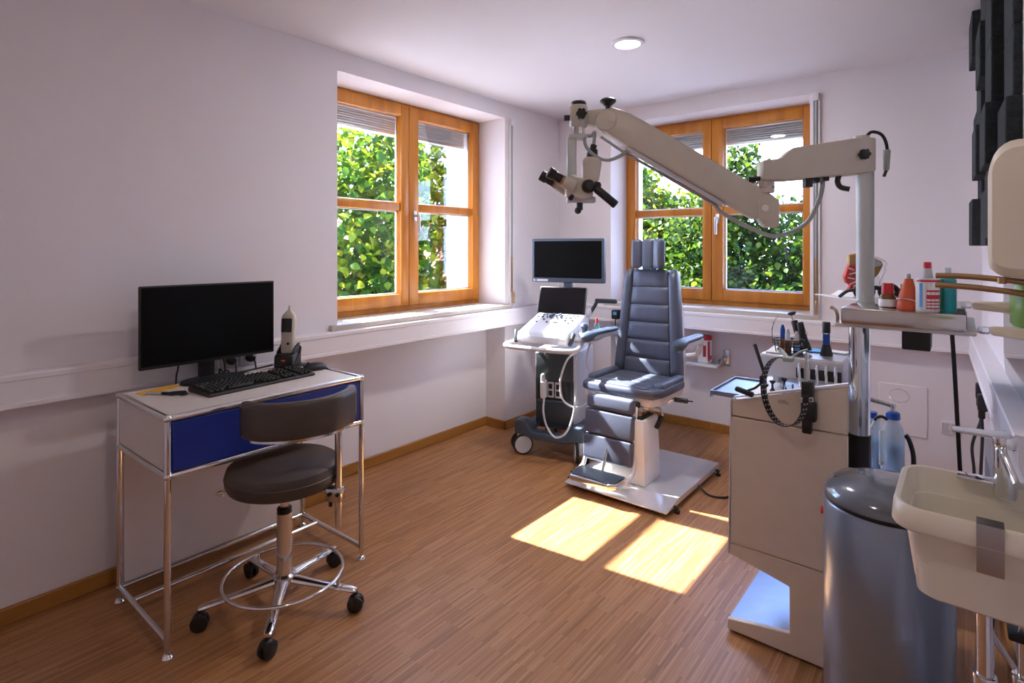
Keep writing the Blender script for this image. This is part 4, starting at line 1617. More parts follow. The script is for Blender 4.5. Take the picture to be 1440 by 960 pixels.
for nm, pts in (('probe_cable', [(0.225, -0.27, 0.768), (0.20, -0.29, 0.70), (0.125, -0.30, 0.635), (0.075, -0.29, 0.50), (0.085, -0.28, 0.385), (0.14, -0.26, 0.335), (0.19, -0.22, 0.335), (0.205, -0.14, 0.345)]),
                ('probe_cable', [(-0.052, -0.25, 0.362), (-0.046, -0.275, 0.28), (-0.005, -0.31, 0.20), (0.06, -0.345, 0.160), (0.12, -0.345, 0.185), (0.165, -0.335, 0.27), (0.185, -0.31, 0.42), (0.175, -0.29, 0.60), (0.21, -0.28, 0.74)]),
                ('probe_cable', [(0.262, -0.20, 0.765), (0.235, -0.22, 0.70), (0.215, -0.20, 0.60), (0.225, -0.12, 0.50)])):
    b = MB()
    b.tube(pts, 0.0065, seg=10)
    cp(nm, b, 'cart_white')
# gel bottle on the probe tray
R = ROOT[cart.name]
p = R @ Vector((0.262, -0.135, 0.767))
t = thing('gel_bottle', 'small clear gel bottle with red tip on the ultrasound cart', 'bottle', tuple(p))
b = MB()
b.lathe([(0, 0), (0.021, 0), (0.023, 0.005), (0.023, 0.062), (0.012, 0.085), (0.009, 0.09), (0, 0.09)], seg=22)
b.build('body', M['clear'], t, local=True)
b = MB()
b.lathe([(0, 0.002), (0.0205, 0.002), (0.0205, 0.036), (0, 0.036)], seg=20)
b.build('gel', M['teal'], t, local=True)
b = MB()
b.lathe([(0, 0.086), (0.010, 0.086), (0.009, 0.10), (0.004, 0.118), (0, 0.118)], seg=16)
b.build('tip', M['red'], t, local=True)

# sockets on the back wall duct, left of the window, with chargers and cables
for k, (x, lab) in enumerate(((0.585, 'black plug with blue mark in the duct left of the exam chair'), (0.665, 'all black plug in the duct nearest to the exam chair back'))):
    t = thing('wall_charger', lab, 'plug', (x, 3.79, 0.825), group='plugs by the corner')
    b = MB()
    b.b2(x - 0.028, x + 0.028, 3.735, 3.794, 0.795, 0.865, 0.008)
    b.build('body', M['black'], t)
    if k == 0:
        b = MB()
        b.b2(x - 0.010, x + 0.018, 3.7335, 3.736, 0.828, 0.850)
        b.build('sticker', M['paper_blue'], t, smooth=False)
    b = MB()
    b.tube([(x, 3.755, 0.80), (x, 3.75, 0.74), (x + 0.01, 3.77, 0.60), (x - 0.02, 3.80, 0.35), (x - 0.03, 3.80, 0.10)], 0.004, seg=8)
    b.build('cord', M['black'], t)

# ------------------------------------------------------------------ metal shelf under the back window with a canister
t = thing('wall_shelf', 'small white wall shelf with steel bracket under back window', 'shelf', (1.19, 4.0, 0.50))
b = MB()
b.b2(1.045, 1.275, 3.945, 4.085, 0.482, 0.502, 0.003)
b.build('board', M['cart_white'], t)
b = MB()
b.prism([(4.087, 0.515), (3.96, 0.515), (3.955, 0.53), (3.975, 0.545), (4.06, 0.56), (4.07, 0.595), (4.087, 0.595)], 'yz', 1.276, 1.292, 0.002)
b.b2(1.276, 1.320, 4.072, 4.087, 0.485, 0.600, 0.003)
b.build('bracket', M['steel'], t)
t = thing('wipes_canister', 'white canister with red lid and red label on the wall shelf', 'canister', (1.165, 4.012, 0.502))
b = MB()
b.lathe([(0, 0), (0.046, 0), (0.048, 0.004), (0.048, 0.168), (0.044, 0.172), (0, 0.172)], seg=28)
b.build('body', M['cart_white'], t, local=True)
b = MB()
b.lathe([(0.0, 0.168), (0.050, 0.168), (0.050, 0.188), (0.046, 0.196), (0, 0.196)], seg=28)
b.build('lid', M['red'], t, local=True)
b = MB()
b.lathe([(0.0484, 0.012), (0.0490, 0.012), (0.0490, 0.165), (0.0484, 0.165)], seg=28)
b.prism([(0, 0), (0.1, 0), (0.1, 0.1)], 'xz', 10, 10.01) if False else None
lab = b.build('label', M['paper'], t, local=True)
b = MB()
for z0, z1, a0, a1 in ((0.02, 0.16, -48, -28), (0.05, 0.13, -85, -62), (0.03, 0.06, -26, -5)):
    L_ = []
    for z in (z0, z1):
        L_.append([(0.0494 * math.cos(math.radians(a)), 0.0494 * math.sin(math.radians(a)), z) for a in np.linspace(a0, a1, 6)])
    b.loft(L_, cap=False, closed=False)
b.build('label_print', M['red'], lab, local=True)

# ================================================================== microscope stand
KX, KY = 2.345, 2.217
UX, UY = 2.360, 2.229          # the upper tube sits a little to the right
ms = thing('microscope_stand', 'beige swing arm microscope on a tall column with steel tray', 'microscope', (KX, KY, 0))
b = MB()
b.lathe([(0, 0), (0.040, 0), (0.042, 0.006), (0.040, 0.03), (0.036, 0.045), (0, 0.045)], (KX, KY, 0), 32)
b.build('foot', M['black'], ms)
b = MB()
b.cyl((KX, KY, 0.04), (KX, KY, 0.695), 0.0345, seg=28)
b.build('lower_sleeve', M['black'], ms)
b = MB()
b.cyl((KX, KY, 0.695), (KX, KY, 1.09), 0.0315, seg=32)
b.build('column', M['chrome'], ms)
b = MB()
b.cyl((UX, UY, 1.12), (UX, UY, 1.60), 0.0265, seg=32)
b.build('upper_column', M['scope_tube'], ms)
# tray
b = MB()
b.b2(2.330, 2.628, 1.950, 2.440, 1.094, 1.1425, 0.006, 2)
b.build('tray', M['steel'], ms)
b = MB()
b.b2(2.312, 2.648, 1.965, 2.40, 1.083, 1.0935, 0.003, 2)
b.build('tray_board', M['chair_frame'], ms)
b = MB()
b.b2(2.475, 2.545, 2.05, 2.15, 1.018, 1.083, 0.004)
b.build('transformer', M['black'], ms)
b = MB()
b.tube([(2.318, 1.975, 1.093), (2.318, 1.97, 1.12), (2.312, 1.965, 1.135), (2.300, 1.965, 1.14)], 0.005)
b.build('hook', M['steel'], ms)
# horizontal arm
a0, a1 = Vector((UX, UY, 0)), Vector((2.078, 2.066, 0))
d = (a1 - a0).normalized()
AM = Matrix(((d.x, -d.y, 0, UX), (d.y, d.x, 0, UY), (0, 0, 1, 0), (0, 0, 0, 1)))
LA = (a1 - a0).length
b = MB()
b.prism([(-0.018, 1.578), (-0.018, 1.690), (0.02, 1.694), (LA - 0.085, 1.664), (LA - 0.045, 1.628), (LA + 0.012, 1.624), (LA + 0.012, 1.556), (LA - 0.07, 1.556), (0.03, 1.572)], 'xz', -0.040, 0.040, 0.006)
arm = b.build('horizontal_arm', M['scope'], ms, xf=AM)
b = MB()
b.cyl((-0.000, -0.040, 0), (-0.0, -0.058, 0), 0.012, seg=10)
for k in range(6):
    a = k * PI / 3
    b.cyl((0.011 * math.cos(a), -0.045, 0.011 * math.sin(a)), (0.011 * math.cos(a), -0.060, 0.011 * math.sin(a)), 0.007, seg=8)
b.build('clamp_knob', M['black'], arm, xf=AM @ T(0.022, 0.100, 1.634))
b = MB()
b.cyl((0.012, 0, 1.690), (0.012, 0, 1.702), 0.024, seg=20)
b.build('pivot_cap', M['scope'], arm, xf=AM)
b = MB()
for x0, x1, h in ((0.12, 0.14, 0.014), (0.15, 0.165, 0.02), (0.172, 0.195, 0.034)):
    b.b2(x0, x1, -0.012, 0.02, 1.566 - h, 1.566)
b.build('switches', M['black'], arm, xf=AM)
b = MB()
b.b2(LA + 0.012, LA + 0.03, -0.008, 0.012, 1.556, 1.572, 0.003)
b.cyl((LA + 0.025, 0.0, 1.562), (LA + 0.05, 0.0, 1.562), 0.010, seg=10)
b.build('lock_knob', M['black'], arm, xf=AM)
# joint below the arm and the sloping arm
b = MB()
b.cyl((2.086, 2.072, 1.515), (2.086, 2.072, 1.560), 0.026, seg=24)
b.build('joint', M['scope'], ms)
b = MB()
b.cyl((2.086, 2.072, 1.532), (2.086, 2.072, 1.536), 0.0268, seg=24)
b.build('joint_ring', M['steel'], ms)
p0, p1 = Vector((2.073, 2.082, 1.462)), Vector((1.598, 1.868, 1.797))
dh = Vector((p1.x - p0.x, p1.y - p0.y, 0))
LH = dh.length
dh.normalize()
DM = Matrix(((dh.x, -dh.y, 0, p0.x), (dh.y, dh.x, 0, p0.y), (0, 0, 1, 0), (0, 0, 0, 1)))
rise = p1.z - p0.z
sl = math.atan2(rise, LH)
LL = math.hypot(LH, rise)
SM = DM @ T(0, 0, p0.z) @ Matrix.Rotation(-sl, 4, 'Y')
b = MB()
b.prism([(-0.035, -0.03), (-0.03, 0.045), (0.0, 0.052), (LL - 0.04, 0.054), (LL + 0.03, 0.040), (LL + 0.05, 0.0), (LL + 0.03, -0.045), (LL - 0.03, -0.052), (0.02, -0.052)], 'xz', -0.032, 0.032, 0.010, 3)
sa = b.build('spring_arm', M['scope'], ms, xf=SM)
b = MB()
b.b2(0.12, LL - 0.10, -0.022, 0.026, -0.066, -0.053, 0.003)
b.build('cable_channel', M['cart_grey'], sa, xf=SM)
b = MB()
for x in (0.0, LL):
    b.cyl((x, 0.031, 0), (x, 0.037, 0), 0.0115, seg=16)
    b.cyl((x, -0.031, 0), (x, -0.037, 0), 0.0115, seg=16)
b.build('pivot_bolts', M['steel'], sa, xf=SM)
b = MB()
b.prism([(-0.035, -0.062), (-0.035, 0.035), (0.035, 0.035), (0.035, -0.030), (0.01, -0.062)], 'xz', -0.036, 0.036, 0.008)
b.build('lower_fork', M['scope'], ms, xf=DM @ T(-0.012, 0, p0.z - 0.005))
# upper end: level link, hub, hanging arm
hub = Vector((1.497, 1.790, 1.815))
b = MB()
b.lathe([(0, -0.040), (0.040, -0.040), (0.046, -0.034), (0.046, 0.034), (0.040, 0.040), (0, 0.040)], tuple(p1 + dh * 0.012), 28, axis=(-dh.y, dh.x, 0))
b.cyl(tuple(p1 + Vector((0, 0, 0.024)) + dh * 0.0), tuple(hub + Vector((0, 0, 0.012))), 0.026, seg=18)
b.prism([(-0.03, -0.030), (0.10, -0.030), (0.10, 0.028), (-0.03, 0.028)], 'xz', -0.024, 0.024, 0.006)
b = MB()
b.lathe([(0, -0.036), (0.036, -0.036), (0.042, -0.030), (0.042, 0.030), (0.036, 0.036), (0, 0.036)], tuple(p1 + dh * 0.020 + Vector((0, 0, 0.002))), 28, axis=(-dh.y, dh.x, 0))
HM = DM.copy()
HM.translation = Vector((p1.x, p1.y, p1.z))
b.prism([(0.03, -0.030), (0.115, -0.020), (0.115, 0.040), (-0.01, 0.047), (0.0, 0.02)], 'xz', -0.026, 0.026, 0.006)
b = MB()
b.lathe([(0, -0.036), (0.036, -0.036), (0.042, -0.030), (0.042, 0.030), (0.036, 0.036), (0, 0.036)], (0.022, 0, 0.0), 28, axis=(0, 1, 0))
b.prism([(0.01, -0.024), (0.105, -0.010), (0.105, 0.044), (0.0, 0.046)], 'xz', -0.024, 0.024, 0.006)
b.build('level_link', M['scope'], ms, xf=HM)
b = MB()
b.cyl((0.018, 0, 0.030), (0.018, 0, 0.062), 0.009, seg=12)
b.lathe([(0.0, 0.058), (0.012, 0.058), (0.030, 0.074), (0.031, 0.080), (0.022, 0.087), (0, 0.088)], (0.018, 0, 0), 20)
b.build('tension_knob', M['black'], ms, xf=HM)
b = MB()
b.lathe([(0, -0.040), (0.030, -0.040), (0.034, -0.034), (0.034, 0.036), (0.030, 0.042), (0, 0.042)], tuple(hub), 28)
b.build('hub', M['scope'], ms)
hb = ms
b = MB()
b.lathe([(0, 0.042), (0.026, 0.042), (0.030, 0.047), (0.026, 0.056), (0, 0.058)], tuple(hub), 20)
b.build('hub_cap', M['black'], ms)
cv = Vector((0.629, -0.777, 0))          # towards the viewer side
rv = Vector((0.777, 0.629, 0))           # to the right seen from there
b = MB()
c = hub + cv * 0.034 + rv * 0.004
b.cyl(tuple(c), tuple(c + cv * 0.022), 0.013, seg=12)
for k in range(6):
    a = k * PI / 3
    q = c + cv * 0.008 + rv * (0.013 * math.cos(a)) + Vector((0, 0, 0.013 * math.sin(a)))
    b.cyl(tuple(q), tuple(q + cv * 0.018), 0.0075, seg=8)
b.build('star_knob', M['black'], ms)
b = MB()
c = hub - rv * 0.034 - Vector((0, 0, 0.004))
b.cyl(tuple(c), tuple(c - rv * 0.02), 0.011, seg=12)
b.build('side_knob', M['black'], ms)
b = MB()
b.cyl(tuple(hub - Vector((0, 0, 0.066))), tuple(hub - Vector((0, 0, 0.038))), 0.0225, seg=20)
b.build('swivel_ring', M['chrome'], ms)
# hanging arm: top plate and post
VM = Matrix(((rv.x, -cv.x, 0, hub.x), (rv.y, -cv.y, 0, hub.y), (0, 0, 1, hub.z), (0, 0, 0, 1)))   # local x = right, -y = towards viewer
b = MB()
b.b2(-0.040, 0.030, -0.022, 0.022, -0.086, -0.066, 0.006)
b.b2(-0.044, -0.008, -0.016, 0.016, -0.245, -0.070, 0.009, 3)
b.build('hanging_arm', M['scope_tube'], ms, xf=VM)
# optics: body, binocular tubes, lens, handle, lamp housing
b = MB()
b.prism([(-0.030, -0.215), (-0.012, -0.225), (0.05, -0.245), (0.052, -0.300), (0.010, -0.318), (-0.050, -0.300), (-0.052, -0.262)], 'xz', -0.036, 0.036, 0.010, 3)
body = b.build('optic_body', M['scope'], ms, xf=VM)
b = MB()
b.prism([(0.018, -0.152), (0.072, -0.150), (0.086, -0.168), (0.070, -0.262), (0.016, -0.262), (0.012, -0.170)], 'xz', -0.028, 0.028, 0.010, 3)
b.build('lamp_housing', M['scope'], ms, xf=VM)
b = MB()
b.cyl((0.050, 0, -0.152), (0.054, 0, -0.120), 0.022, 0.018, seg=16, bev=0.004)
b.cyl((0.054, 0, -0.120), (0.058, 0, -0.105), 0.012, seg=12)
b.build('lamp_cap', M['black'], ms, xf=VM)
for yy, off in ((-0.052, 0.0), (0.030, -0.026)):
    base_p = Vector((-0.022 + off * 0.6, yy * 0.7, -0.268 + off * 0.30))
    tip = Vector((-0.116 + off * 0.9, yy, -0.222 + off * 0.05 + 0.01))
    dv = (tip - base_p)
    b = MB()
    b.cyl(tuple(base_p), tuple(base_p + dv * 0.42), 0.0225, 0.021, seg=20, bev=0.003)
    tb = b.build('binocular_tube', M['scope'], ms, xf=VM)
    b = MB()
    b.cyl(tuple(base_p + dv * 0.42), tuple(base_p + dv * 0.50), 0.0195, seg=18)
    b.build('brass_ring', M['brass'], tb, xf=VM)
    b = MB()
    b.cyl(tuple(base_p + dv * 0.50), tuple(base_p + dv * 0.78), 0.0175, seg=18)
    b.cyl(tuple(base_p + dv * 0.76), tuple(base_p + dv * 1.0), 0.0205, 0.0215, seg=18, bev=0.003)
    b.build('eyepiece', M['black'], tb, xf=VM)
b = MB()
b.lathe([(0, 0), (0.024, 0), (0.026, 0.006), (0.024, 0.018), (0.014, 0.026), (0, 0.026)], (0.030, -0.036, -0.265), 20, axis=(0.15, -1, 0))
b.lathe([(0, 0), (0.016, 0), (0.017, 0.008), (0.012, 0.018), (0, 0.018)], (0.062, -0.036, -0.262), 16, axis=(0.15, -1, 0))
b.build('focus_knob', M['black'], ms, xf=VM)
b = MB()
b.cyl((0.058, -0.045, -0.272), (0.130, -0.060, -0.336), 0.0155, seg=18, bev=0.005)
b.build('grip_handle', M['black'], ms, xf=VM)
b = MB()
b.b2(-0.045, 0.062, -0.022, 0.022, -0.322, -0.298, 0.005)
b.build('objective_plate', M['cart_grey'], ms, xf=VM)
b = MB()
b.cyl((0.004, 0, -0.350), (0.004, 0, -0.318), 0.012, seg=14)
b.sph((-0.004, -0.012, -0.352), 0.013, 12)
b.cyl((-0.02, -0.02, -0.29), (-0.035, -0.04, -0.31), 0.009, seg=10)
b.build('fine_screw', M['black'], ms, xf=VM)
# hoses
vp = lambda x, y, z: tuple(VM @ Vector((x, y, z)))
b = MB()
b.tube([vp(0.056, 0, -0.108), vp(0.060, 0, -0.060), vp(0.048, 0.0, -0.020 - 0.05), vp(0.022, -0.015, -0.078), vp(0.026, -0.02, -0.115), vp(0.06, -0.02, -0.150), vp(0.105, -0.02, -0.165), vp(0.16, -0.015, -0.145), vp(0.215, -0.01, -0.100), vp(0.28, -0.01, -0.094)], 0.0068, seg=10)
b.tube([tuple(SM @ Vector((x, -0.014, z))) for x, z in ((LL + 0.01, -0.068), (LL - 0.10, -0.074), (LL - 0.25, -0.072), (LL - 0.40, -0.072))], 0.0055, seg=8)
b.build('light_hose', M['hose'], ms)
b = MB()
e0 = SM @ Vector((0.16, -0.01, -0.070))
e1 = AM @ Vector((0.135, 0.0, 1.552))
b.tube([tuple(SM @ Vector((0.30, -0.01, -0.070))), tuple(e0), tuple(e0 + Vector((0.04, 0.02, -0.045))), (2.08, 2.075, 1.372), (2.14, 2.11, 1.372), (2.20, 2.14, 1.412), (2.232, 2.152, 1.48), tuple(e1 + Vector((0, 0, -0.02))), tuple(e1)], 0.0075, seg=10)
b.build('power_hose', M['hose'], ms)
b = MB()
b.tube([(UX + 0.002, UY, 1.698), (UX + 0.018, UY + 0.012, 1.716), (UX + 0.045, UY + 0.03, 1.705), (UX + 0.058, UY + 0.04, 1.665), (UX + 0.058, UY + 0.04, 1.60), (UX + 0.05, UY + 0.035, 1.565)], 0.0052, seg=10)
lc = b.build('lamp_cable', M['black'], ms)
b = MB()
b.cyl((UX + 0.058, UY + 0.04, 1.655), (UX + 0.056, UY + 0.039, 1.585), 0.0115, 0.009, seg=12, bev=0.003)
b.build('cable_sleeve', M['hose'], lc)
b = MB()
b.tube([(2.29, 2.19, 1.575), (2.285, 2.185, 1.55), (2.295, 2.185, 1.53), (2.32, 2.19, 1.522)], 0.009, seg=10)
b.build('cable_clip', M['black'], ms)

# ================================================================== treatment cabinet
QX0, QX1, QXB, QY0, QY1 = 1.988, 2.345, 2.300, 1.975, 2.440
cab = thing('treatment_cabinet', 'beige treatment cabinet with slanted side panel, left of the bin', 'cabinet', (2.15, 2.2, 0))


def panel(name, poly):
    b = MB()
    b.prism(poly, 'xz', QY0, QY0 + 0.018, 0.0025, 1)
    return b.build(name, M['cabinet'], cab)


panel('upper_panel', [(2.000, 0.749), (QX1, 0.751), (QX1, 0.900), (2.010, 0.802), (2.000, 0.795)])
panel('side_panel', [(1.993, 0.309), (QX1, 0.309), (QX1, 0.746), (1.998, 0.744)])
panel('lower_panel', [(1.984, 0.008), (QX1, 0.008), (QX1, 0.306), (1.992, 0.306), (1.990, 0.272), (2.181, 0.226), (2.181, 0.076), (1.984, 0.044)])
b = MB()
b.prism([(2.008, 0.810), (1.998, 0.800), (1.990, 0.27), (1.9865, 0.27), (1.9945, 0.802), (2.006, 0.8135), (QX1, 0.909), (QX1, 0.9005)], 'xz', QY0 - 0.002, QY0 + 0.022)
b.build('edge_band', M['cabinet_edge'], cab, smooth=False)
b = MB()
b.prism([(1.993, 0.282), (2.19, 0.236), (2.19, 0.045), (QXB, 0.045), (QXB, 0.79), (1.998, 0.79)], 'xz', QY0 + 0.018, QY1 - 0.018)
b.build('body', M['cabinet'], cab, smooth=False)
b = MB()
b.prism([(1.984, 0.008), (QX1 - 0.03, 0.008), (QX1 - 0.03, 0.306), (1.992, 0.306), (1.990, 0.272), (2.181, 0.226), (2.181, 0.076), (1.984, 0.044)], 'xz', QY1 - 0.018, QY1)
b.prism([(1.993, 0.309), (QX1 - 0.03, 0.309), (QX1 - 0.03, 0.86), (1.998, 0.80)], 'xz', QY1 - 0.018, QY1)
b.build('rear_panel', M['cabinet'], cab, smooth=False)
b = MB()
b.prism([(1.986, 0.010), (2.19, 0.010), (2.19, 0.062), (1.986, 0.040)], 'xz', QY0 + 0.018, QY1 - 0.018)
b.build('plinth_plate', M['plinth'], cab, smooth=False)
b = MB()
b.b2(1.99, 2.30, QY0 + 0.03, QY1 - 0.03, 0.0, 0.010)
b.build('skid', M['black'], cab, smooth=False)
b = MB()
b.b2(2.003, 2.300, QY0 + 0.018, QY1 - 0.018, 0.790, 0.803, 0.002)
b.build('worktop', M['cart_white'], cab)
b = MB()
b.tube([(2.148, 1.974, 0.823), (2.156, 1.9725, 0.829), (2.166, 1.9725, 0.827), (2.163, 1.9725, 0.820), (2.150, 1.9725, 0.8195), (2.148, 1.974, 0.823)], 0.0012, seg=6)
b.tube([(2.170, 1.9725, 0.832), (2.1705, 1.9725, 0.818)], 0.0012, seg=6)
b.tube([(2.175, 1.9725, 0.824), (2.1765, 1.9725, 0.818), (2.180, 1.9725, 0.819)], 0.0012, seg=6)
b.build('script_emblem', M['hose'], cab)
# pull-out tray at the left
b = MB()
b.b2(1.900, 2.005, 2.050, 2.330, 0.794, 0.799, 0.001, 1)
b.b2(1.898, 1.906, 2.046, 2.334, 0.780, 0.806, 0.002, 1)
b.b2(1.900, 2.000, 2.046, 2.054, 0.788, 0.806, 0.002, 1)
b.b2(1.900, 2.000, 2.326, 2.334, 0.788, 0.806, 0.002, 1)
b.build('pull_out_tray', M['plinth'], cab)
# raised instrument rack
b = MB()
b.prism([(2.030, 0.892), (2.030, 0.930), (2.300, 0.930), (2.300, 0.855), (2.06, 0.855)], 'xz', 2.195, 2.42, 0.004)
b.b2(2.04, 2.06, 2.34, 2.42, 0.80, 0.87)
b.b2(2.26, 2.29, 2.34, 2.42, 0.80, 0.87)
rack = b.build('instrument_rack', M['cart_white'], cab)
b = MB()
b.b2(2.034, 2.296, 2.2, 2.415, 0.9295, 0.933, 0.001, 1)
b.build('glass_shelf', M['alu'], rack)
b = MB()
b.b2(2.155, 2.296, 2.188, 2.196, 0.862, 0.898, 0.002)
b.build('holder_slot', M['black'], rack)
for k in range(5):
    x = 2.168 + k * 0.028
    b = MB()
    b.tube([(x, 2.186, 0.915), (x, 2.178, 0.885), (x + 0.004, 2.172, 0.850), (x + 0.010, 2.150, 0.830)], [0.0045, 0.0065, 0.004, 0.0025], seg=10)
    o = b.build('suction_tip', M['chrome'], None)
    tag(o, ['steel suction tip at the left end of the black rack slot', 'steel suction tip second from the left in the rack slot', 'steel suction tip in the middle of the rack slot', 'steel suction tip second from the right in the rack slot', 'steel suction tip at the right end of the rack slot'][k], 'instrument', 'instruments in the rack slot')
# papers and wraps lying on rack and worktop
for nm, lab, cat, q, z, mat, rz in (
        ('paper_sheet', 'white paper sheet on the left part of the cabinet worktop', 'paper', (2.07, 2.13, 0.10, 0.16), 0.8035, 'paper', 8),
        ('steel_plate', 'shallow polished plate lying on the right of the cabinet worktop', 'plate', (2.205, 2.11, 0.13, 0.14), 0.8035, 'plate', -6),
        ('sterile_wrap', 'blue sterile wrap on the instrument rack behind the otoscope handles', 'wrap', (2.185, 2.365, 0.07, 0.07), 0.9335, 'paper_blue', 12),
        ('paper_sheet', 'white folded paper at the right end of the instrument rack', 'paper', (2.255, 2.385, 0.07, 0.05), 0.9335, 'paper', -10),
        ('paper_pad', 'stack of white paper squares at the left end of the rack', 'paper', (2.07, 2.30, 0.06, 0.16), 0.9335, 'paper', 3)):
    o = MB().box((0, 0, 0.003), (q[2], q[3], 0.005), 0.001, 1, rot=Rz(rz)).build(nm, M[mat])
    o.location = (q[0], q[1], z)
    tag(o, lab, cat)
# ear specula on the worktop
for k, (x, y, lab) in enumerate(((2.080, 2.085, 'black ear speculum on the worktop, front one of three'), (2.085, 2.155, 'black ear speculum on the worktop, middle one of three'), (2.110, 2.215, 'black ear speculum on the worktop, rear one of three'))):
    b = MB()
    b.lathe([(0, 0), (0.009, 0), (0.0095, 0.003), (0.004, 0.012), (0.0035, 0.026), (0.010, 0.034), (0.010, 0.038), (0, 0.038)], seg=16)
    o = b.build('ear_speculum', M['black'])
    o.location = (x, y, 0.8085)
    tag(o, lab, 'speculum', 'ear specula on the worktop')
b = MB()
b.lathe([(0, 0), (0.017, 0), (0.018, 0.003), (0.018, 0.036), (0.016, 0.036), (0.016, 0.004), (0, 0.004)], seg=22)
o = b.build('glass_beaker', M['clear'])
o.location = (2.135, 2.165, 0.804)
tag(o, 'small clear beaker on the worktop beside the ear specula', 'beaker')
for k, (p, q, lab) in enumerate((((2.17, 2.045, 0.814), (2.27, 2.10, 0.822), 'lower steel forceps lying on the polished plate'), ((2.19, 2.03, 0.817), (2.27, 2.15, 0.825), 'upper steel forceps crossing on the polished plate'))):
    t = thing('forceps', lab, 'forceps', p)
    p, q = Vector(p), Vector(q)
    n_ = Vector((-(q - p).y, (q - p).x, 0)).normalized()
    for s in (-1, 1):
        b = MB()
        b.tube([p, (p + q) / 2 + n_ * 0.006 * s, q + n_ * 0.003 * s], 0.0022, seg=8)
        b.build('blade', M['chrome'], t)

# instrument basket with bottles
bx, by, bz = 2.116, 2.258, 0.9335
t = thing('wire_basket', 'black wire basket holding three small bottles on the rack', 'basket', (bx, by, bz))
b = MB()
for z, rr in ((0.004, 0.036), (0.030, 0.040), (0.052, 0.042)):
    b.tube([(bx + rr * 1.25 * math.cos(a), by + rr * math.sin(a), bz + z) for a in [2 * PI * k / 12 for k in range(12)]], 0.002, seg=6, sub=2, closed=True)
for k in range(12):
    a = 2 * PI * k / 12
    b.cyl((bx + 0.045 * math.cos(a), by + 0.036 * math.sin(a), bz + 0.004), (bx + 0.0525 * math.cos(a), by + 0.042 * math.sin(a), bz + 0.052), 0.0014, seg=6)
b.cyl((bx, by, bz + 0.001), (bx, by, bz + 0.004), 0.038, seg=20)
tag(b.build('wire_frame', M['black'], t), None, None, kind='stuff')
b = MB()
b.tube([(bx - 0.055, by, bz + 0.03), (bx - 0.058, by, bz + 0.08), (bx - 0.05, by, bz + 0.115), (bx - 0.035, by - 0.01, bz + 0.135)], 0.002, seg=8)
b.build('hook', M['chrome'], t)
for k, (dx, dy, h, cap, lab) in enumerate(((-0.024, 0.012, 0.070, 'bluecap', 'dropper bottle with a blue tip in the wire basket'), (-0.002, -0.010, 0.062, 'cart_white', 'amber bottle with a tall white cap, middle one in the wire basket'), (0.026, 0.002, 0.056, 'cart_white', 'amber bottle with blue label, right one in the wire basket'))):
    c = (bx + dx, by + dy, bz + 0.0045)
    s = thing('small_bottle', lab, 'bottle', c, group='bottles in the wire basket')
    b = MB()
    b.lathe([(0, 0), (0.012, 0), (0.0125, 0.003), (0.0125, h * 0.62), (0.006, h * 0.74), (0, h * 0.74)], c, 18)
    b.build('glass', M['amber'], s)
    b = MB()
    b.lathe([(0, h * 0.72), (0.0095, h * 0.72), (0.0085, h * 1.15), (0.004, h * 1.42), (0, h * 1.42)], c, 16)
    b.build('cap', M[cap], s)
    if k == 2:
        b = MB()
        b.lathe([(0.0127, 0.010), (0.0130, 0.010), (0.0130, h * 0.55), (0.0127, h * 0.55)], c, 18)
        b.build('label', M['paper_blue'], s)
# otoscope handles leaning
for k, (p, q, lab) in enumerate((((2.152, 2.315, 0.942), (2.118, 2.330, 1.048), 'black otoscope handle leaning on the rack, left of the pair'), ((2.168, 2.305, 0.942), (2.140, 2.318, 1.045), 'black otoscope handle leaning on the rack, right of the pair'))):
    t = thing('otoscope_handle', lab, 'otoscope', p, group='otoscope handles on the rack')
    b = MB()
    p, q = Vector(p), Vector(q)
    dv = q - p
    b.cyl(p, p + dv * 0.30, 0.0175, 0.014, seg=18, bev=0.003)
    b.cyl(p + dv * 0.28, q, 0.0125, 0.0120, seg=18, bev=0.003)
    b.build('grip', M['black'], t)
    if k == 0:
        b = MB()
        b.cyl(q, q + dv * 0.2, 0.007, seg=12)
        b.build('neck', M['chrome'], t)
        b = MB()
        b.lathe([(0, 0), (0.008, 0), (0.016, 0.008), (0.014, 0.012), (0, 0.013)], tuple(q + dv * 0.18), 18, axis=tuple(dv))
        b.build('ear_cup', M['black'], t)
    else:
        b = MB()
        b.sph(tuple(p + dv * 0.62 + Vector((0.013, -0.004, 0))), 0.005, 10)
        b.build('switch', M['chrome'], t)
c = (2.231, 2.305, 0.9335)
t = thing('standing_otoscope', 'black instrument handle standing upright with flared base on rack', 'instrument', c)
b = MB()
b.lathe([(0, 0), (0.021, 0.0), (0.0205, 0.004), (0.0145, 0.034), (0.0130, 0.040), (0, 0.04)], c, 24)
b.build('flared_base', M['black'], t)
b = MB()
b.lathe([(0, 0.038), (0.0125, 0.038), (0.0115, 0.080), (0, 0.080)], c, 20)
b.build('grip', M['bluecap'], t)
b = MB()
b.lathe([(0, 0.080), (0.0135, 0.080), (0.0135, 0.118), (0.012, 0.121), (0, 0.121)], c, 20)
b.build('head', M['black'], t)
b = MB()
b.lathe([(0, 0.078), (0.0140, 0.078), (0.0140, 0.082), (0, 0.082)], c, 20)
b.build('collar_ring', M['chrome'], t)
# tuning fork like rod and the round mirror at the left
t = thing('instrument_rod', 'thin black instrument rod leaning at the left of the rack', 'instrument', (2.035, 2.17, 0.87))
b = MB()
b.cyl((2.058, 2.150, 0.872), (2.018, 2.175, 0.968), 0.0055, 0.007, seg=12, bev=0.002)
b.build('rod', M['black'], t)
b = MB()
b.cyl((2.072, 2.140, 0.826), (2.058, 2.150, 0.872), 0.0022, seg=8)
b.build('tip', M['chrome'], t)
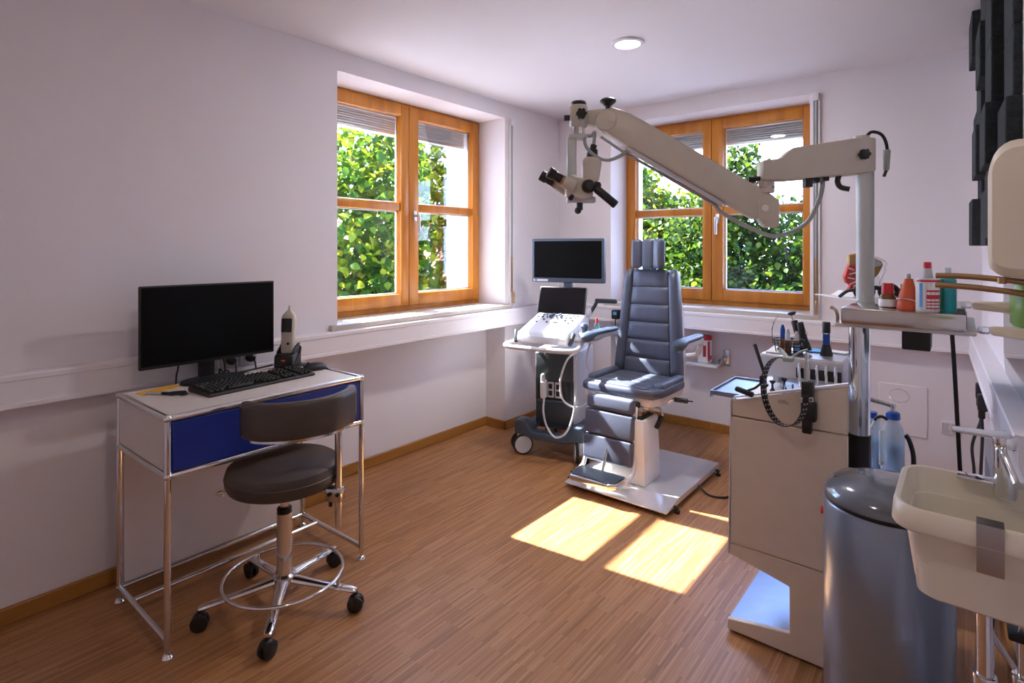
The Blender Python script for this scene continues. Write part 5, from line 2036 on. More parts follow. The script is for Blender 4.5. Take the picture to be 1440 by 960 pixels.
# headlight band hanging over the panel
hl = thing('headlight_band', 'black perforated headband with lamp hanging over the cabinet panel', 'headlamp', (2.188, 1.955, 0.87))
CXh, CZh, RXh, RZh, TY = 2.176, 0.868, 0.083, 0.108, 1.925
BANDM = T(2.176, 1.925, 0) @ Rz(-30) @ T(-2.176, -1.925, 0)


def hp(a, k=1.0, dy=0.0):
    a = math.radians(a)
    x, z = RXh * k * math.cos(a), RZh * k * math.sin(a)
    ca, sa_ = math.cos(0.10), math.sin(0.10)
    return BANDM @ Vector((CXh + x * ca + z * sa_ * 0.6, TY + dy, CZh + z * ca - x * sa_))


b = MB()
N = 64
loops_o = []
BAX = BANDM.to_3x3() @ Vector((0, 1, 0))
for k in range(N + 1):
    a = 78 + 290 * k / N
    c, o_ = hp(a), hp(a, 1.05)
    r_ = (o_ - c).normalized()
    loops_o.append([tuple(c + r_ * (0.0012 * sx) + BAX * (0.0115 * sy)) for sx, sy in ((-1, -1), (1, -1), (1, 1), (-1, 1))])
b.loft(loops_o)
b.build('band', M['black'], hl)
b = MB()
for k in range(3, N - 2, 2):
    a = 78 + 290 * k / N
    for sy in (-0.0058, 0.0058):
        c, o_ = hp(a), hp(a, 1.05)
        r_ = (o_ - c).normalized()
        b.cyl(tuple(c - r_ * 0.0018 + BAX * sy), tuple(c + r_ * 0.0018 + BAX * sy), 0.0030, seg=8)
tag(b.build('perforation_studs', M['cart_grey'], hl), None, None, kind='stuff')
b = MB()
b.tube([tuple(hp(80)), (2.165, 1.955, 0.990), (2.150, 1.960, 0.998)], 0.006)
b.tube([tuple(hp(80)), (2.205, 1.955, 0.985), (2.225, 1.950, 0.998), (2.240, 1.95, 1.004)], 0.0035)
b.box(tuple(hp(82)), (0.030, 0.026, 0.014), 0.004)
b.build('cross_strap', M['hose'], hl)
b = MB()
b.cyl((2.237, 1.952, 0.995), (2.238, 1.950, 0.940), 0.004, 0.009, seg=14)
b.cyl((2.238, 1.950, 0.940), (2.238, 1.950, 0.905), 0.009, 0.008, seg=14)
b.build('lamp_tube', M['steel'], hl)
b = MB()
b.box((2.240, 1.952, 0.868), (0.034, 0.030, 0.075), 0.004)
b.box((2.243, 1.952, 0.812), (0.044, 0.034, 0.065), 0.010, 3)
b.box((2.238, 1.952, 0.768), (0.027, 0.026, 0.052), 0.004)
b.build('battery_pack', M['black'], hl)
b = MB()
b.box((2.241, 1.936, 0.850), (0.036, 0.004, 0.015), 0.001, rot=(0, math.radians(-12), 0))
lp = b.build('switch_plate', M['alu'], hl)
b = MB()
for k in (-1, 0, 1):
    b.cyl((2.241 + k * 0.011, 1.934, 0.850 + k * 0.0023), (2.241 + k * 0.011, 1.9325, 0.850 + k * 0.0023), 0.003, seg=10)
b.build('switch_dots', M['black'], lp)
b = MB()
b.tube([(2.228, 1.956, 0.777), (2.212, 1.956, 0.772), (2.200, 1.956, 0.768)], 0.003, seg=8)
b.sph((2.224, 1.956, 0.782), (0.006, 0.006, 0.012), 10)
b.build('buckle', M['cart_grey'], hl)
b = MB()
q = hp(176)
b.box(tuple(q + Vector((-0.004, 0, 0.004))), (0.014, 0.024, 0.026), 0.004)
b.tube([tuple(q), (2.085, 1.948, 0.862), (2.062, 1.940, 0.850)], 0.004)
b.build('ratchet', M['black'], hl)
b = MB()
b.box((2.052, 1.938, 0.845), (0.060, 0.020, 0.016), 0.005, rot=(0, math.radians(14), 0))
b.build('forehead_pad', M['black_soft'], hl)

# ================================================================== things on the steel tray
TZ = 1.1428
c = (2.441, 2.039, TZ)
t = thing('medicine_bottle', 'amber bottle with red cap and white label on the steel tray', 'bottle', c)
b = MB()
b.lathe([(0, 0), (0.0215, 0), (0.0225, 0.002), (0.0225, 0.020), (0.0225, 0.030), (0.016, 0.041), (0.013, 0.044), (0, 0.044)], c, 26)
b.build('glass', M['amber'], t)
b = MB()
b.lathe([(0.0226, 0.004), (0.0230, 0.004), (0.0230, 0.026), (0.0226, 0.026)], c, 26)
b.build('label', M['paper'], t)
b = MB()
b.lathe([(0, 0.042), (0.0165, 0.042), (0.0165, 0.048), (0.0150, 0.072), (0.014, 0.074), (0, 0.074)], c, 22)
b.build('cap', M['red'], t)
c = (2.466, 2.115, TZ)
t = thing('small_vial', 'tiny vial with purple cap beside the red capped bottle', 'vial', c)
b = MB()
b.lathe([(0, 0), (0.009, 0), (0.009, 0.020), (0, 0.020)], c, 16)
b.build('glass', M['clear'], t)
b = MB()
b.lathe([(0, 0.018), (0.0098, 0.018), (0.0098, 0.028), (0, 0.028)], c, 16)
b.build('cap', pmat('purple_cap', (0.10, 0.05, 0.35), 0.4), t)
c = (2.478, 2.20, TZ)
t = thing('glass_jar', 'small clear jar with metal lid behind the orange bulb', 'jar', c)
b = MB()
b.lathe([(0, 0), (0.020, 0), (0.021, 0.003), (0.021, 0.045), (0.017, 0.052), (0, 0.052)], c, 20)
b.build('glass', M['clear'], t)
b = MB()
b.lathe([(0, 0.05), (0.018, 0.05), (0.018, 0.064), (0, 0.066)], c, 20)
b.build('lid', M['flesh'], t)
c = (2.494, 2.018, TZ)
t = thing('rubber_bulb', 'orange rubber ear syringe bulb standing on the steel tray', 'ear syringe', c)
b = MB()
b.lathe([(0, 0), (0.028, 0), (0.030, 0.004), (0.029, 0.020), (0.024, 0.042), (0.017, 0.064), (0.012, 0.082), (0.011, 0.090), (0, 0.091)], c, 28)
b.build('bulb', M['orange'], t)
b = MB()
b.lathe([(0, 0.088), (0.006, 0.088), (0.005, 0.104), (0, 0.105)], c, 14)
b.build('tip', M['hose'], t)
b = MB()
b.tube([(c[0] - 0.028, c[1] - 0.012, TZ + 0.030), (c[0] - 0.005, c[1] - 0.033, TZ + 0.032), (c[0] + 0.016, c[1] - 0.030, TZ + 0.027), (c[0] + 0.022, c[1] - 0.026, TZ + 0.008), (c[0] + 0.023, c[1] - 0.026, TZ + 0.002)], 0.0015, seg=6)
b.build('wire_clip', M['chrome'], t)
c = (2.540, 1.992, TZ)
t = thing('spray_bottle', 'white bottle with red print and red cap on the tray', 'bottle', c, )
b = MB()
b.lathe([(0, 0), (0.0265, 0), (0.028, 0.003), (0.028, 0.088), (0.026, 0.094), (0, 0.095)], c, 30)
b.build('body', M['cart_white'], t)
b = MB()
b.lathe([(0, 0.094), (0.014, 0.094), (0.0125, 0.104), (0.010, 0.122), (0, 0.122)], c, 20)
b.build('neck', M['cart_grey'], t)
b = MB()
b.lathe([(0, 0.120), (0.0095, 0.120), (0.0095, 0.138), (0.008, 0.140), (0, 0.140)], c, 18)
b.build('cap', M['red'], t)


def wrap(c, r_, z0, z1, a0, a1, mat, name, parent):
    b = MB()
    L_ = []
    for z in (z0, z1):
        L_.append([(c[0] + r_ * math.cos(math.radians(a)), c[1] + r_ * math.sin(math.radians(a)), c[2] + z) for a in np.linspace(a0, a1, 8)])
    b.loft(L_, cap=False, closed=False)
    return b.build(name, M[mat], parent)


lab = wrap(c, 0.0283, 0.006, 0.090, -150, 10, 'paper', 'label', t)
for z0, z1, a0, a1, m in ((0.084, 0.090, -150, 10, 'red'), (0.056, 0.061, -92, 5, 'red'), (0.062, 0.074, -85, -20, 'paper_blue'), (0.036, 0.048, -92, 5, 'red'), (0.026, 0.030, -92, 0, 'red'), (0.018, 0.021, -92, -5, 'red'), (0.008, 0.012, -92, 0, 'red'), (0.012, 0.080, -128, -112, 'paper_blue')):
    if m == 'paper_blue' and a1 == -20:
        m = 'paper'
    wrap(c, 0.0286, z0, z1, a0, a1, m, 'label_print', lab)
c = (2.585, 2.034, TZ)
t = thing('disinfectant_bottle', 'teal bottle with pale neck at the right of the tray', 'bottle', c)
b = MB()
b.lathe([(0, 0), (0.0195, 0), (0.0205, 0.003), (0.0205, 0.088), (0.017, 0.094), (0, 0.095)], c, 26)
b.build('body', M['teal'], t)
b = MB()
b.lathe([(0, 0.094), (0.0105, 0.094), (0.0085, 0.110), (0.0075, 0.124), (0, 0.124)], c, 18)
b.build('neck', M['cart_grey'], t)
wrap(c, 0.0207, 0.004, 0.090, -170, -115, 'green_dark', 'label_band', t)
# goggles
gx, gy, gz = 2.385, 2.300, TZ
t = thing('frenzel_goggles', 'black examination goggles with round lenses on the steel tray', 'goggles', (gx, gy, gz))
GM = T(gx, gy, gz + 0.030) @ Rz(32)
b = MB()
for x in (-0.040, 0.040):
    b.tube([(x + 0.026 * math.cos(a), -0.004 * math.cos(a), 0.021 * math.sin(a)) for a in [2 * PI * k / 14 for k in range(14)]], 0.0085, seg=10, sub=3, closed=True)
b.tube([(-0.018, 0, 0.008), (0, 0.004, 0.013), (0.018, 0, 0.008)], 0.008)
b.tube([(-0.064, 0, 0.004), (-0.085, 0.02, 0.0), (-0.098, 0.05, -0.022)], 0.006)
b.tube([(0.064, 0, 0.004), (0.082, 0.02, 0.0), (0.092, 0.05, -0.022)], 0.006)
b.build('frame', M['black'], t, xf=GM)
for x in (-0.040, 0.040):
    b = MB()
    b.lathe([(0, 0.006), (0.014, 0.0045), (0.022, 0.0), (0, -0.001)], (x, -0.001, 0), 22, axis=(0, -1, 0), scale=(1.0, 0.8))
    b.build('lens', M['clear'], t, xf=GM)
# papers at the left end of the tray
for k, (pts, h, lab) in enumerate((([(2.140, 2.345), (2.285, 2.225), (2.315, 2.262), (2.160, 2.385)], 0.0, 'flat white paper strip sticking out left of the tray'),
                                   ([(2.235, 2.375), (2.335, 2.31), (2.365, 2.35), (2.26, 2.42)], 0.022, 'folded white paper card lying on the tray left end'))):
    z = TZ + 0.001 + h * 0
    b = MB()
    if k == 0:
        q = [(2.175, 2.375, 1.147), (2.340, 2.205, 1.144), (2.365, 2.235, 1.144), (2.20, 2.405, 1.147)]
        b.loft([q, [(x, y, zz + 0.002) for x, y, zz in q]])
    else:
        q = [(2.235, 2.355, 1.148), (2.315, 2.285, 1.148), (2.335, 2.305, 1.166), (2.258, 2.378, 1.166)]
        b.loft([q, [(x, y, zz + 0.002) for x, y, zz in q]])
        q = [(2.235, 2.355, 1.148), (2.315, 2.285, 1.148), (2.330, 2.300, 1.146), (2.250, 2.370, 1.146)]
        b.loft([[(x, y, zz) for x, y, zz in q], [(x, y, zz + 0.002) for x, y, zz in q]])
    tag(b.build('paper_strip', M['paper'], smooth=False), lab, 'paper')
# anatomical section model behind the column
mx, my = 2.336, 2.395
t = thing('anatomy_model', 'red and ochre anatomical head section model behind the column', 'anatomical model', (mx, my, TZ))
MM = T(mx, my, TZ) @ Rz(32) @ Matrix.Diagonal((1.04, 1.04, 1.04, 1))
b = MB()
b.lathe([(0, 0), (0.030, 0), (0.031, 0.004), (0.010, 0.010), (0, 0.010)], seg=22)
b.cyl((0, 0, 0.008), (0, 0, 0.05), 0.004, seg=10)
b.build('stand', M['cart_white'], t, xf=MM)
b = MB()
b.prism([(-0.058, 0.020), (-0.046, 0.045), (-0.060, 0.052), (-0.066, 0.075), (-0.058, 0.100), (-0.050, 0.118), (-0.022, 0.118), (-0.018, 0.02)], 'xz', -0.010, 0.012, 0.003)
b.build('muscle_section', M['muscle'], t, xf=MM)
b = MB()
for (x, z, w, h, rz) in ((-0.045, 0.100, 0.020, 0.005, 20), (-0.040, 0.085, 0.026, 0.005, -15), (-0.046, 0.068, 0.024, 0.005, 10), (-0.040, 0.052, 0.022, 0.005, -25), (-0.034, 0.036, 0.010, 0.018, 0)):
    b.box((x, -0.011, z), (w, 0.004, h), 0.001, 1, rot=Ry(rz))
b.build('pale_tissue', M['paper'], t, xf=MM)
b = MB()
b.prism([(-0.050, 0.112), (-0.052, 0.150), (-0.030, 0.155), (-0.016, 0.150), (-0.016, 0.112)], 'xz', -0.010, 0.012, 0.003)
b.prism([(0.010, 0.075), (0.026, 0.062), (0.045, 0.082), (0.060, 0.115), (0.056, 0.128), (0.030, 0.140), (0.010, 0.142)], 'xz', -0.010, 0.012, 0.004)
b.build('bone_section', M['flesh'], t, xf=MM)
b = MB()
b.prism([(0.012, 0.105), (0.050, 0.112), (0.052, 0.124), (0.030, 0.136), (0.012, 0.138)], 'xz', -0.0135, -0.009, 0.001)
b.build('inner_bone', M['chair_frame'], t, xf=MM)
b = MB()
b.tube([(0.010, 0, 0.146), (0.040, 0, 0.142), (0.066, 0, 0.130), (0.074, 0, 0.118), (0.068, 0, 0.106), (0.070, 0, 0.095), (0.055, 0, 0.060), (0.050, 0, 0.030)], 0.0022, seg=6)
b.b2(0.012, 0.050, -0.002, 0.002, 0.03, 0.075, 0.001, 1)
b.build('clear_outline', M['clear'], t, xf=MM)

# ================================================================== pedal bin
BX, BY = 2.462, 1.775
t = thing('pedal_bin', 'tall blue grey metal pedal bin with glossy domed lid', 'bin', (BX, BY, 0))
b = MB()
b.lathe([(0, 0.018), (0.143, 0.018), (0.146, 0.022), (0.146, 0.640), (0.143, 0.645), (0, 0.645)], (BX, BY, 0), 64)
b.build('body', M['bin'], t)
b = MB()
b.lathe([(0, 0.0), (0.141, 0.0), (0.141, 0.018), (0, 0.018)], (BX, BY, 0), 48)
b.build('base_ring', M['black'], t)
b = MB()
b.lathe([(0, 0.645), (0.1405, 0.645), (0.1405, 0.655), (0, 0.655)], (BX, BY, 0), 48)
b.build('seal', M['black'], t)
b = MB()
b.lathe([(0, 0.655), (0.144, 0.655), (0.1475, 0.658), (0.146, 0.668), (0.138, 0.682), (0.118, 0.698), (0.085, 0.709), (0.045, 0.714), (0, 0.715)], (BX, BY, 0), 64)
b.build('lid', M['bin_lid'], t)
b = MB()
b.cyl((BX - 0.1435, BY - 0.02, 0.595), (BX - 0.1505, BY - 0.021, 0.595), 0.010, seg=16)
b.build('red_dot', M['red'], t)
b = MB()
b.box((BX + 0.04, BY - 0.155, 0.035), (0.06, 0.05, 0.012), 0.004)
b.build('pedal', M['black'], t)

# ================================================================== acoustic foam on the right wall
pr_t = thing('acoustic_foam_panel', 'charcoal acoustic foam of stepped blocks high on the right wall', 'acoustic foam', (rwall(2.9), 2.9, 1.33))
fr_ = random.Random(11)
k_ = (RX1 - RX0) / 4.46
wn = Vector((-math.cos(RW), -math.sin(RW), 0))
wt = Vector((math.sin(RW), -math.cos(RW), 0))      # along the wall towards the viewer
FM0 = Vector((rwall(3.66), 3.66, 0))
FMX = Matrix(((wt.x, wn.x, 0, FM0.x), (wt.y, wn.y, 0, FM0.y), (0, 0, 1, 0), (0, 0, 0, 1)))   # local x along wall, y off the wall
depths = [0.022, 0.038, 0.054, 0.070]
for c_ in range(6):
    zoff = 1.335 + (0.02, 0.0, 0.075, 0.0, 0.06, 0.02, 0.09, 0.03)[c_]
    r_ = 0
    while True:
        z0 = zoff + r_ * 0.205
        z1 = min(z0 + 0.203, H - 0.002)
        if z1 - z0 < 0.03:
            break
        d_ = depths[(c_ * 2 + r_ * 3 + fr_.randrange(2)) % 4] * (1.0 if c_ > 0 else 0.6)
        b = MB()
        b.b2(c_ * 0.25 + 0.001, c_ * 0.25 + 0.249, 0.0005, d_, z0, z1, 0.003, 1)
        b.build('foam_block', M['foam'], pr_t, xf=FMX)
        r_ += 1

# ================================================================== dispensers above the basin
t = thing('towel_dispenser', 'cream wall dispenser with rounded cover above the basin', 'dispenser', (2.75, 1.2, 1.27))
b = MB()
xw = rwall(1.2)
loops = []
for f, k in ((0.0, 0.86), (0.06, 0.95), (0.16, 1.0), (0.85, 1.0), (0.95, 0.97), (1.0, 0.88)):
    y = 1.205 + 0.19 * f
    x0, x1, z0, z1 = 2.657, xw - 0.016, 1.272, 1.500
    cx_, cz_ = x1, (z0 + z1) / 2
    pts = []
    for a in range(0, 91, 15):
        pts.append((x0 + 0.035 - 0.035 * math.cos(math.radians(a)), z1 - 0.045 + 0.045 * math.sin(math.radians(a))))
    pts += [(x1, z1), (x1, z0)]
    for a in range(0, 91, 15):
        pts.append((x0 + 0.030 - 0.030 * math.sin(math.radians(a)), z0 + 0.022 - 0.022 * math.cos(math.radians(a))))
    loops.append([(cx_ + (x - cx_) * (0.9 + 0.1 * k), y, cz_ + (z - cz_) * k) for x, z in pts])
b.loft(loops)
cov = b.build('cover', M['basin'], t)
b = MB()
b.b2(2.70, 2.703, 1.203, 1.2055, 1.315, 1.455)
b.build('cover_seam', M['cart_grey'], cov)
b = MB()
b.cyl((2.672, 1.24, 1.272), (2.672, 1.24, 1.262), 0.006)
b.build('latch', M['brass'], t)
for k, (z, y, lab) in enumerate(((1.271, 1.300, 'upper curved bronze elbow lever reaching over the tray'), (1.2545, 1.292, 'lower curved bronze elbow lever reaching over the tray'))):
    b = MB()
    b.tube([(2.582, y, z), (2.640, y - 0.006, z - 0.001 - 0.002 * k), (2.715, y - 0.022, z - 0.010 - 0.003 * k), (rwall(1.25) - 0.0005, y - 0.05, z - 0.032 - 0.006 * k)], 0.0052, seg=12)
    tag(b.build('elbow_lever', M['brass']), lab, 'lever', 'bronze elbow levers')
t = thing('soap_bottle', 'pale green soap bottle below the cream dispenser', 'bottle', (2.74, 1.305, 1.186))
b = MB()
b.lathe([(0, 0), (0.046, 0), (0.050, 0.006), (0.050, 0.055), (0.042, 0.072), (0.034, 0.080), (0, 0.080)], (2.735, 1.315, 1.186), 30)
b.build('body', M['green'], t)
b = MB()
b.b2(2.775, rwall(1.31) - 0.002, 1.30, 1.33, 1.20, 1.24, 0.003)
b.build('wall_holder', M['alu'], t)
for k, (p, lab) in enumerate((((2.622, 1.330, 1.2165), 'upper cream plastic elbow lever beneath the bronze levers'), ((2.646, 1.290, 1.1765), 'lower cream plastic elbow lever beneath the green bottle'))):
    t = thing('dispenser_lever', lab, 'lever', p, group='cream elbow levers')
    x, y, z = p
    b = MB()
    xe = rwall(y) - 0.002
    b.prism([(x + 0.012, z - 0.006), (x + 0.012, z + 0.007), (x + 0.10, z + 0.010), (xe, z + 0.008), (xe, z - 0.05), (xe - 0.03, z - 0.030), (x + 0.08, z - 0.012)], 'xz', y - 0.016, y + 0.016, 0.004)
    b.build('arm', M['basin'], t)
    b = MB()
    b.b2(x - 0.004, x + 0.012, y - 0.014, y + 0.014, z - 0.005, z + 0.006, 0.003)
    b.build('tip', M['clear'], t)
# mirror on the right wall
t = thing('wall_mirror', 'dark mirror with rounded corners on the right wall', 'mirror', (rwall(2.3), 2.3, 0.84))
b = MB()
def rrect(x0, x1, z0, z1, r_):
    pts = []
    for cx_, cz_, a0 in ((x1 - r_, z1 - r_, 0), (x0 + r_, z1 - r_, 90), (x0 + r_, z0 + r_, 180), (x1 - r_, z0 + r_, 270)):
        for a in range(0, 91, 18):
            pts.append((cx_ + r_ * math.cos(math.radians(a0 + a)), cz_ + r_ * math.sin(math.radians(a0 + a))))
    return pts
WMX = Matrix(((wt.x, wn.x, 0, rwall(2.56)), (wt.y, wn.y, 0, 2.56), (0, 0, 1, 0), (0, 0, 0, 1)))
b.prism(rrect(0, 0.62, 0.90, 1.31, 0.10), 'xz', 0.001, 0.010, 0.002)
b.build('backing', M['cart_white'], t, xf=WMX)
b = MB()
b.prism(rrect(0.008, 0.612, 0.908, 1.302, 0.093), 'xz', 0.0105, 0.0125)
b.build('glass', M['mirror'], t, xf=WMX)
# poster, plugs
t = thing('wall_notice', 'blue notice hanging tilted on the right wall under the duct', 'notice', (rwall(2.9), 2.9, 0.6))
NM = Matrix(((wt.x, wn.x, 0, rwall(3.16)), (wt.y, wn.y, 0, 3.16), (0, 0, 1, 0), (0, 0, 0, 1)))
b = MB()
b.prism([(0.0, 0.725), (0.24, 0.715), (0.41, 0.640), (0.28, 0.505), (0.06, 0.60)], 'xz', 0.001, 0.003)
b.build('sheet', M['blue_poster'], t, xf=NM, smooth=False)
for k, (y, z, xo, lab, pts) in enumerate((
        (3.50, 0.64, 0.0, 'black power plug with cable on the right wall, left of the pair', [(0, 0, -0.03), (0.004, -0.01, -0.10), (-0.028, -0.03, -0.22), (-0.022, -0.04, -0.36), (-0.055, -0.02, -0.50), (-0.10, 0.02, -0.58), (-0.14, 0.05, -0.64)]),
        (3.36, 0.615, 0.0, 'black power plug with straight cable on the right wall, right of the pair', [(0, 0, -0.03), (0.002, -0.01, -0.12), (-0.004, -0.015, -0.30), (-0.004, -0.01, -0.46), (-0.004, 0.0, -0.60)]))):
    x = rwall(y) - 0.0
    t = thing('wall_plug', lab, 'plug', (x, y, z), group='plugs on the right wall')
    b = MB()
    b.box((x - 0.022, y, z), (0.040, 0.055, 0.075), 0.010, 3)
    b.box((x - 0.026, y, z - 0.05), (0.026, 0.03, 0.05), 0.008, 3)
    b.build('body', M['black'], t)
    b = MB()
    b.tube([(x - 0.026 + a, y + c, z - 0.04 + d) for a, c, d in pts], 0.0065, seg=8)
    b.build('cord', M['black'], t)
b = MB()
b.tube([(2.590, 2.20, 1.079), (2.593, 2.21, 1.04), (2.600, 2.22, 0.90), (2.606, 2.24, 0.75), (2.614, 2.27, 0.58), (2.628, 2.31, 0.46), (2.645, 2.36, 0.405), (2.665, 2.40, 0.40)], 0.006, seg=8)
tag(b.build('tray_cable', M['black']), 'black cable hanging down from the underside of the tray', 'cable')

# access plates and a socket on the back wall at the right
for nm, lab, q in (('access_panel', 'large pale access panel low on the back wall behind the bottle', (2.235, 2.460, 0.270, 0.553)), ('wall_plate', 'small pale double socket plate low on the back wall', (2.520, 2.605, 0.315, 0.385))):
    t = thing(nm, lab, 'panel', ((q[0] + q[1]) / 2, 3.86, q[2]))
    b = MB()
    b.b2(q[0], q[1], 3.852, 3.8598, q[2], q[3], 0.003, 1)
    b.build('cover', M['trunk'], t)
    if nm == 'wall_plate':
        for x in (2.542, 2.583):
            b = MB()
            b.b2(x - 0.016, x + 0.016, 3.849, 3.852, 0.325, 0.375, 0.001, 1)
            b.build('rocker', M['cart_grey'], t)

# ================================================================== suction unit with bottles behind the bin
ux, uy = 2.40, 2.62
t = thing('suction_unit', 'white suction pump box standing on the floor behind the bin', 'suction pump', (ux, uy, 0))
b = MB()
b.b2(2.28, 2.53, 2.52, 2.76, 0.02, 0.440, 0.012)
b.build('housing', M['cart_white'], t)
for x in (2.31, 2.50):
    for y in (2.55, 2.73):
        b = MB()
        b.cyl((x, y, 0), (x, y, 0.02), 0.014, seg=12)
        b.build('foot', M['black'], t)
SZ = 0.4405
c = (2.404, 2.640, SZ)
t = thing('rinse_bottle', 'tall translucent bottle with blue cap and blue liquid behind the bin', 'bottle', c)
b = MB()
b.lathe([(0, 0), (0.036, 0), (0.038, 0.004), (0.038, 0.150), (0.034, 0.178), (0.024, 0.200), (0.020, 0.206), (0.020, 0.222), (0, 0.222)], c, 32)
b.build('body', M['milky'], t)
b = MB()
b.lathe([(0, 0.003), (0.0355, 0.003), (0.0365, 0.006), (0.0365, 0.118), (0, 0.118)], c, 32)
b.build('liquid', M['liquid'], t)
b = MB()
b.lathe([(0, 0.216), (0.0235, 0.216), (0.0245, 0.220), (0.0235, 0.240), (0.018, 0.244), (0, 0.244)], c, 24)
b.build('cap', M['bluecap'], t)
b = MB()
b.lathe([(0, 0.243), (0.008, 0.243), (0.008, 0.262), (0.011, 0.264), (0.010, 0.274), (0, 0.275)], c, 14)
b.cyl((c[0] - 0.004, c[1], SZ + 0.268), (c[0] - 0.072, c[1] - 0.03, SZ + 0.286), 0.0085, seg=12)
b.cyl((c[0] - 0.072, c[1] - 0.03, SZ + 0.286), (c[0] - 0.108, c[1] - 0.047, SZ + 0.290), 0.004, seg=10)
b.build('valve', M['steel'], t)
b = MB()
b.tube([(c[0] + 0.018 + 0.032 * math.cos(a), c[1] + 0.02, SZ + 0.305 + 0.026 * math.sin(a)) for a in [2 * PI * k / 14 for k in range(14)]], 0.0012, seg=6, sub=3, closed=True)
b.build('wire_ring', M['steel'], t)
b = MB()
b.tube([(c[0] - 0.018, c[1] - 0.01, SZ + 0.212), (c[0] - 0.035, c[1] - 0.018, SZ + 0.222), (c[0] - 0.050, c[1] - 0.025, SZ + 0.218), (c[0] - 0.058, c[1] - 0.029, SZ + 0.205)], 0.006, seg=10)
b.build('elbow_tube', M['black'], t)
b = MB()
b.tube([(c[0] - 0.056, c[1] - 0.028, SZ + 0.214), (c[0] - 0.075, c[1] - 0.038, SZ + 0.16), (c[0] - 0.088, c[1] - 0.05, SZ + 0.12)], 0.003, seg=8)
b.build('thin_tube', M['cart_white'], t)
c2 = (2.332, 2.668, SZ)
t = thing('collection_jar', 'clear collection jar with pale blue liquid left of the bottle', 'jar', c2)
b = MB()
b.lathe([(0, 0), (0.028, 0), (0.030, 0.004), (0.030, 0.200), (0.0, 0.204)], c2, 26)
b.build('body', M['milky'], t)
b = MB()
b.lathe([(0, 0.003), (0.0285, 0.003), (0.0285, 0.112), (0, 0.112)], c2, 24)
b.build('liquid', M['liquid'], t)
b = MB()
b.lathe([(0, 0.200), (0.018, 0.200), (0.018, 0.224), (0, 0.224)], c2, 18)
b.build('cap', M['bluecap'], t)
c3 = (2.372, 2.585, SZ)
t = thing('glass_tube', 'slim white glass tube standing between jar and bottle', 'tube', c3)
b = MB()
b.lathe([(0, 0), (0.004, 0), (0.004, 0.05), (0.009, 0.058), (0.0095, 0.075), (0.0095, 0.175), (0.006, 0.18), (0, 0.18)], c3, 16)
b.build('body', M['milky'], t)
b = MB()
b.lathe([(0, 0.046), (0.0105, 0.046), (0.0105, 0.058), (0, 0.058)], c3, 16)
b.build('clamp', M['steel'], t)
b = MB()
b.tube([(2.442, 2.652, 0.600), (2.456, 2.655, 0.575), (2.468, 2.657, 0.52), (2.468, 2.657, 0.447)], 0.0085, seg=10)
tag(b.build('suction_hose', M['black']), 'short black hose curving down right of the rinse bottle', 'hose')

# ================================================================== hand basin on the right wall
bs = thing('hand_basin', 'cream plastic basin with chrome tap on the right wall', 'basin', (2.68, 1.45, 0.64))
xw0 = rwall(1.34)


def ring(x0, x1, y0, y1, z, r_, n=6):
    pts = []
    for cx_, cy_, a0 in ((x1 - 0.004, y1 - 0.004, 0), (x0 + r_, y1 - r_, 90), (x0 + r_, y0 + r_, 180), (x1 - 0.004, y0 + 0.004, 270)):
        rr = r_ if a0 in (90, 180) else 0.004
        for a in range(n + 1):
            t_ = math.radians(a0 + 90 * a / n)
            pts.append((cx_ + rr * math.cos(t_), cy_ + rr * math.sin(t_), z))
    return pts


xe = xw0 - 0.022
b = MB()
b.loft([ring(2.560, xe, 1.360, 1.545, 0.640, 0.03), ring(2.549, xe, 1.345, 1.560, 0.650, 0.035), ring(2.538, xe, 1.338, 1.568, 0.755, 0.04), ring(2.536, xe, 1.336, 1.570, 0.772, 0.04),
        ring(2.512, xe, 1.312, 1.594, 0.780, 0.05), ring(2.509, xe, 1.309, 1.597, 0.786, 0.05), ring(2.512, xe, 1.311, 1.595, 0.822, 0.05), ring(2.517, xe, 1.316, 1.590, 0.826, 0.046),
        ring(2.523, xe, 1.321, 1.585, 0.824, 0.043), ring(2.530, xe, 1.328, 1.577, 0.790, 0.04), ring(2.545, xe, 1.350, 1.555, 0.672, 0.034), ring(2.565, xe, 1.37, 1.54, 0.662, 0.03)])
b.build('bowl', M['basin'], bs, angle=50)
b = MB()
b.prism([(1.306, 0.785), (1.306, 0.828), (1.330, 0.832), (1.332, 0.826), (1.310, 0.823), (1.309, 0.785)], 'yz', 2.640, 2.678)
b.b2(2.640, 2.678, 1.303, 1.3085, 0.742, 0.787)
b.build('rim_clip', M['steel'], bs, smooth=False)
b = MB()
b.b2(2.61, 2.672, 1.552, 1.588, 0.822, 0.830, 0.003)
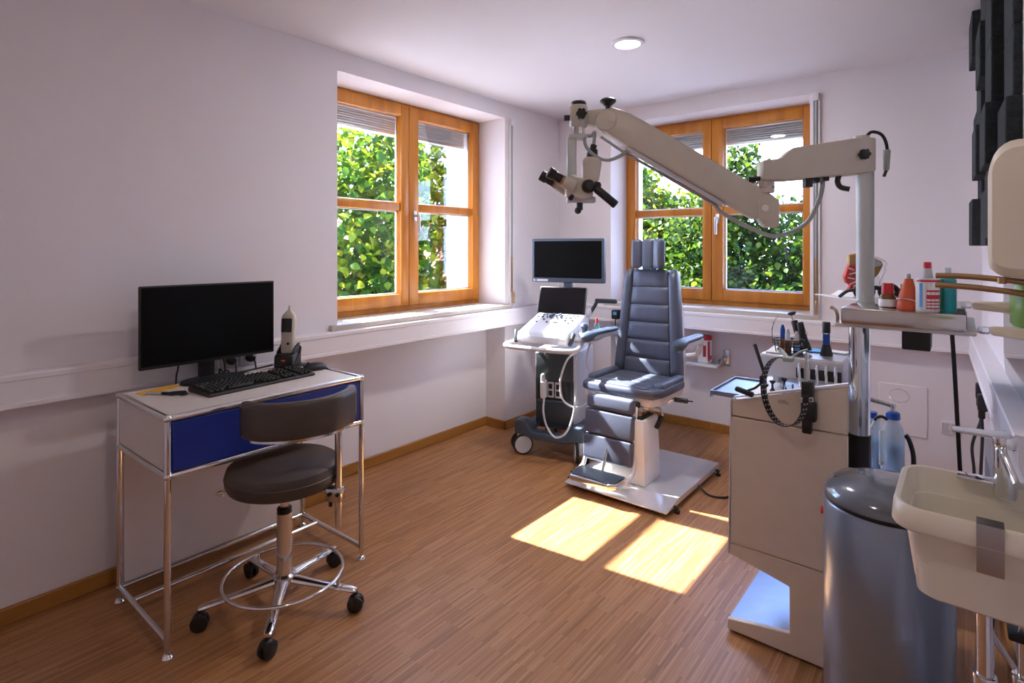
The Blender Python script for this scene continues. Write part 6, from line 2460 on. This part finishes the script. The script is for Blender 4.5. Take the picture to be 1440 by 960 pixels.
b.build('tap_base_plate', M['chrome'], bs)
b = MB()
b.cyl((2.690, 1.560, 0.80), (2.690, 1.560, 0.905), 0.0195, seg=24, bev=0.003)
b.cyl((2.690, 1.560, 0.905), (2.690, 1.560, 0.928), 0.0215, seg=24, bev=0.005)
b.tube([(2.690, 1.545, 0.905), (2.690, 1.51, 0.900), (2.700, 1.46, 0.880), (2.705, 1.44, 0.868)], 0.011, seg=12)
tp = b.build('tap', M['chrome'], bs)
b = MB()
b.tube([(2.690, 1.560, 0.930), (2.660, 1.535, 0.934), (2.600, 1.490, 0.945)], [0.011, 0.008, 0.006], seg=10)
b.build('tap_lever', M['chrome'], tp)
for x, y in ((2.655, 1.46), (2.715, 1.50)):
    b = MB()
    b.cyl((x, y, 0.012), (x, y, 0.642), 0.0145 if x < 2.7 else 0.010, seg=18)
    b.cyl((x, y, 0.0), (x, y, 0.014), 0.024, seg=18)
    b.cyl((x, y, 0.44), (x, y, 0.475), 0.020, seg=16, bev=0.003)
    b.build('stand_pipe', M['chrome'], bs)
b = MB()
b.b2(2.690, 2.735, 1.475, 1.525, 0.548, 0.562, 0.004)
b.build('pipe_clamp', M['black'], bs)
b = MB()
b.cyl((2.58, 1.545, 0.645), (2.79, 1.60, 0.30), 0.006, seg=10)
b.cyl((2.72, 1.40, 0.60), (2.80, 1.42, 0.25), 0.006, seg=10)
b.build('brace', M['alu'], bs)
b = MB()
b.b2(xe - 0.002, rwall(1.6) - 0.0, 1.33, 1.58, 0.62, 0.86, 0.003)
b.build('wall_bracket', M['cart_white'], bs)
# pale box under the mirror
t = thing('glove_box_holder', 'pale grey box on the right wall above the basin tap', 'box', (rwall(2.4), 2.4, 0.6))
b = MB()
b.b2(0.22, 0.50, 0.001, 0.075, 0.565, 0.720, 0.006)
b.build('housing', M['cart_grey'], t, xf=WMX)
b = MB()
b.prism(rrect(0.27, 0.45, 0.60, 0.68, 0.03), 'xz', 0.0745, 0.0765)
b.build('opening', M['hose'], t, xf=WMX)
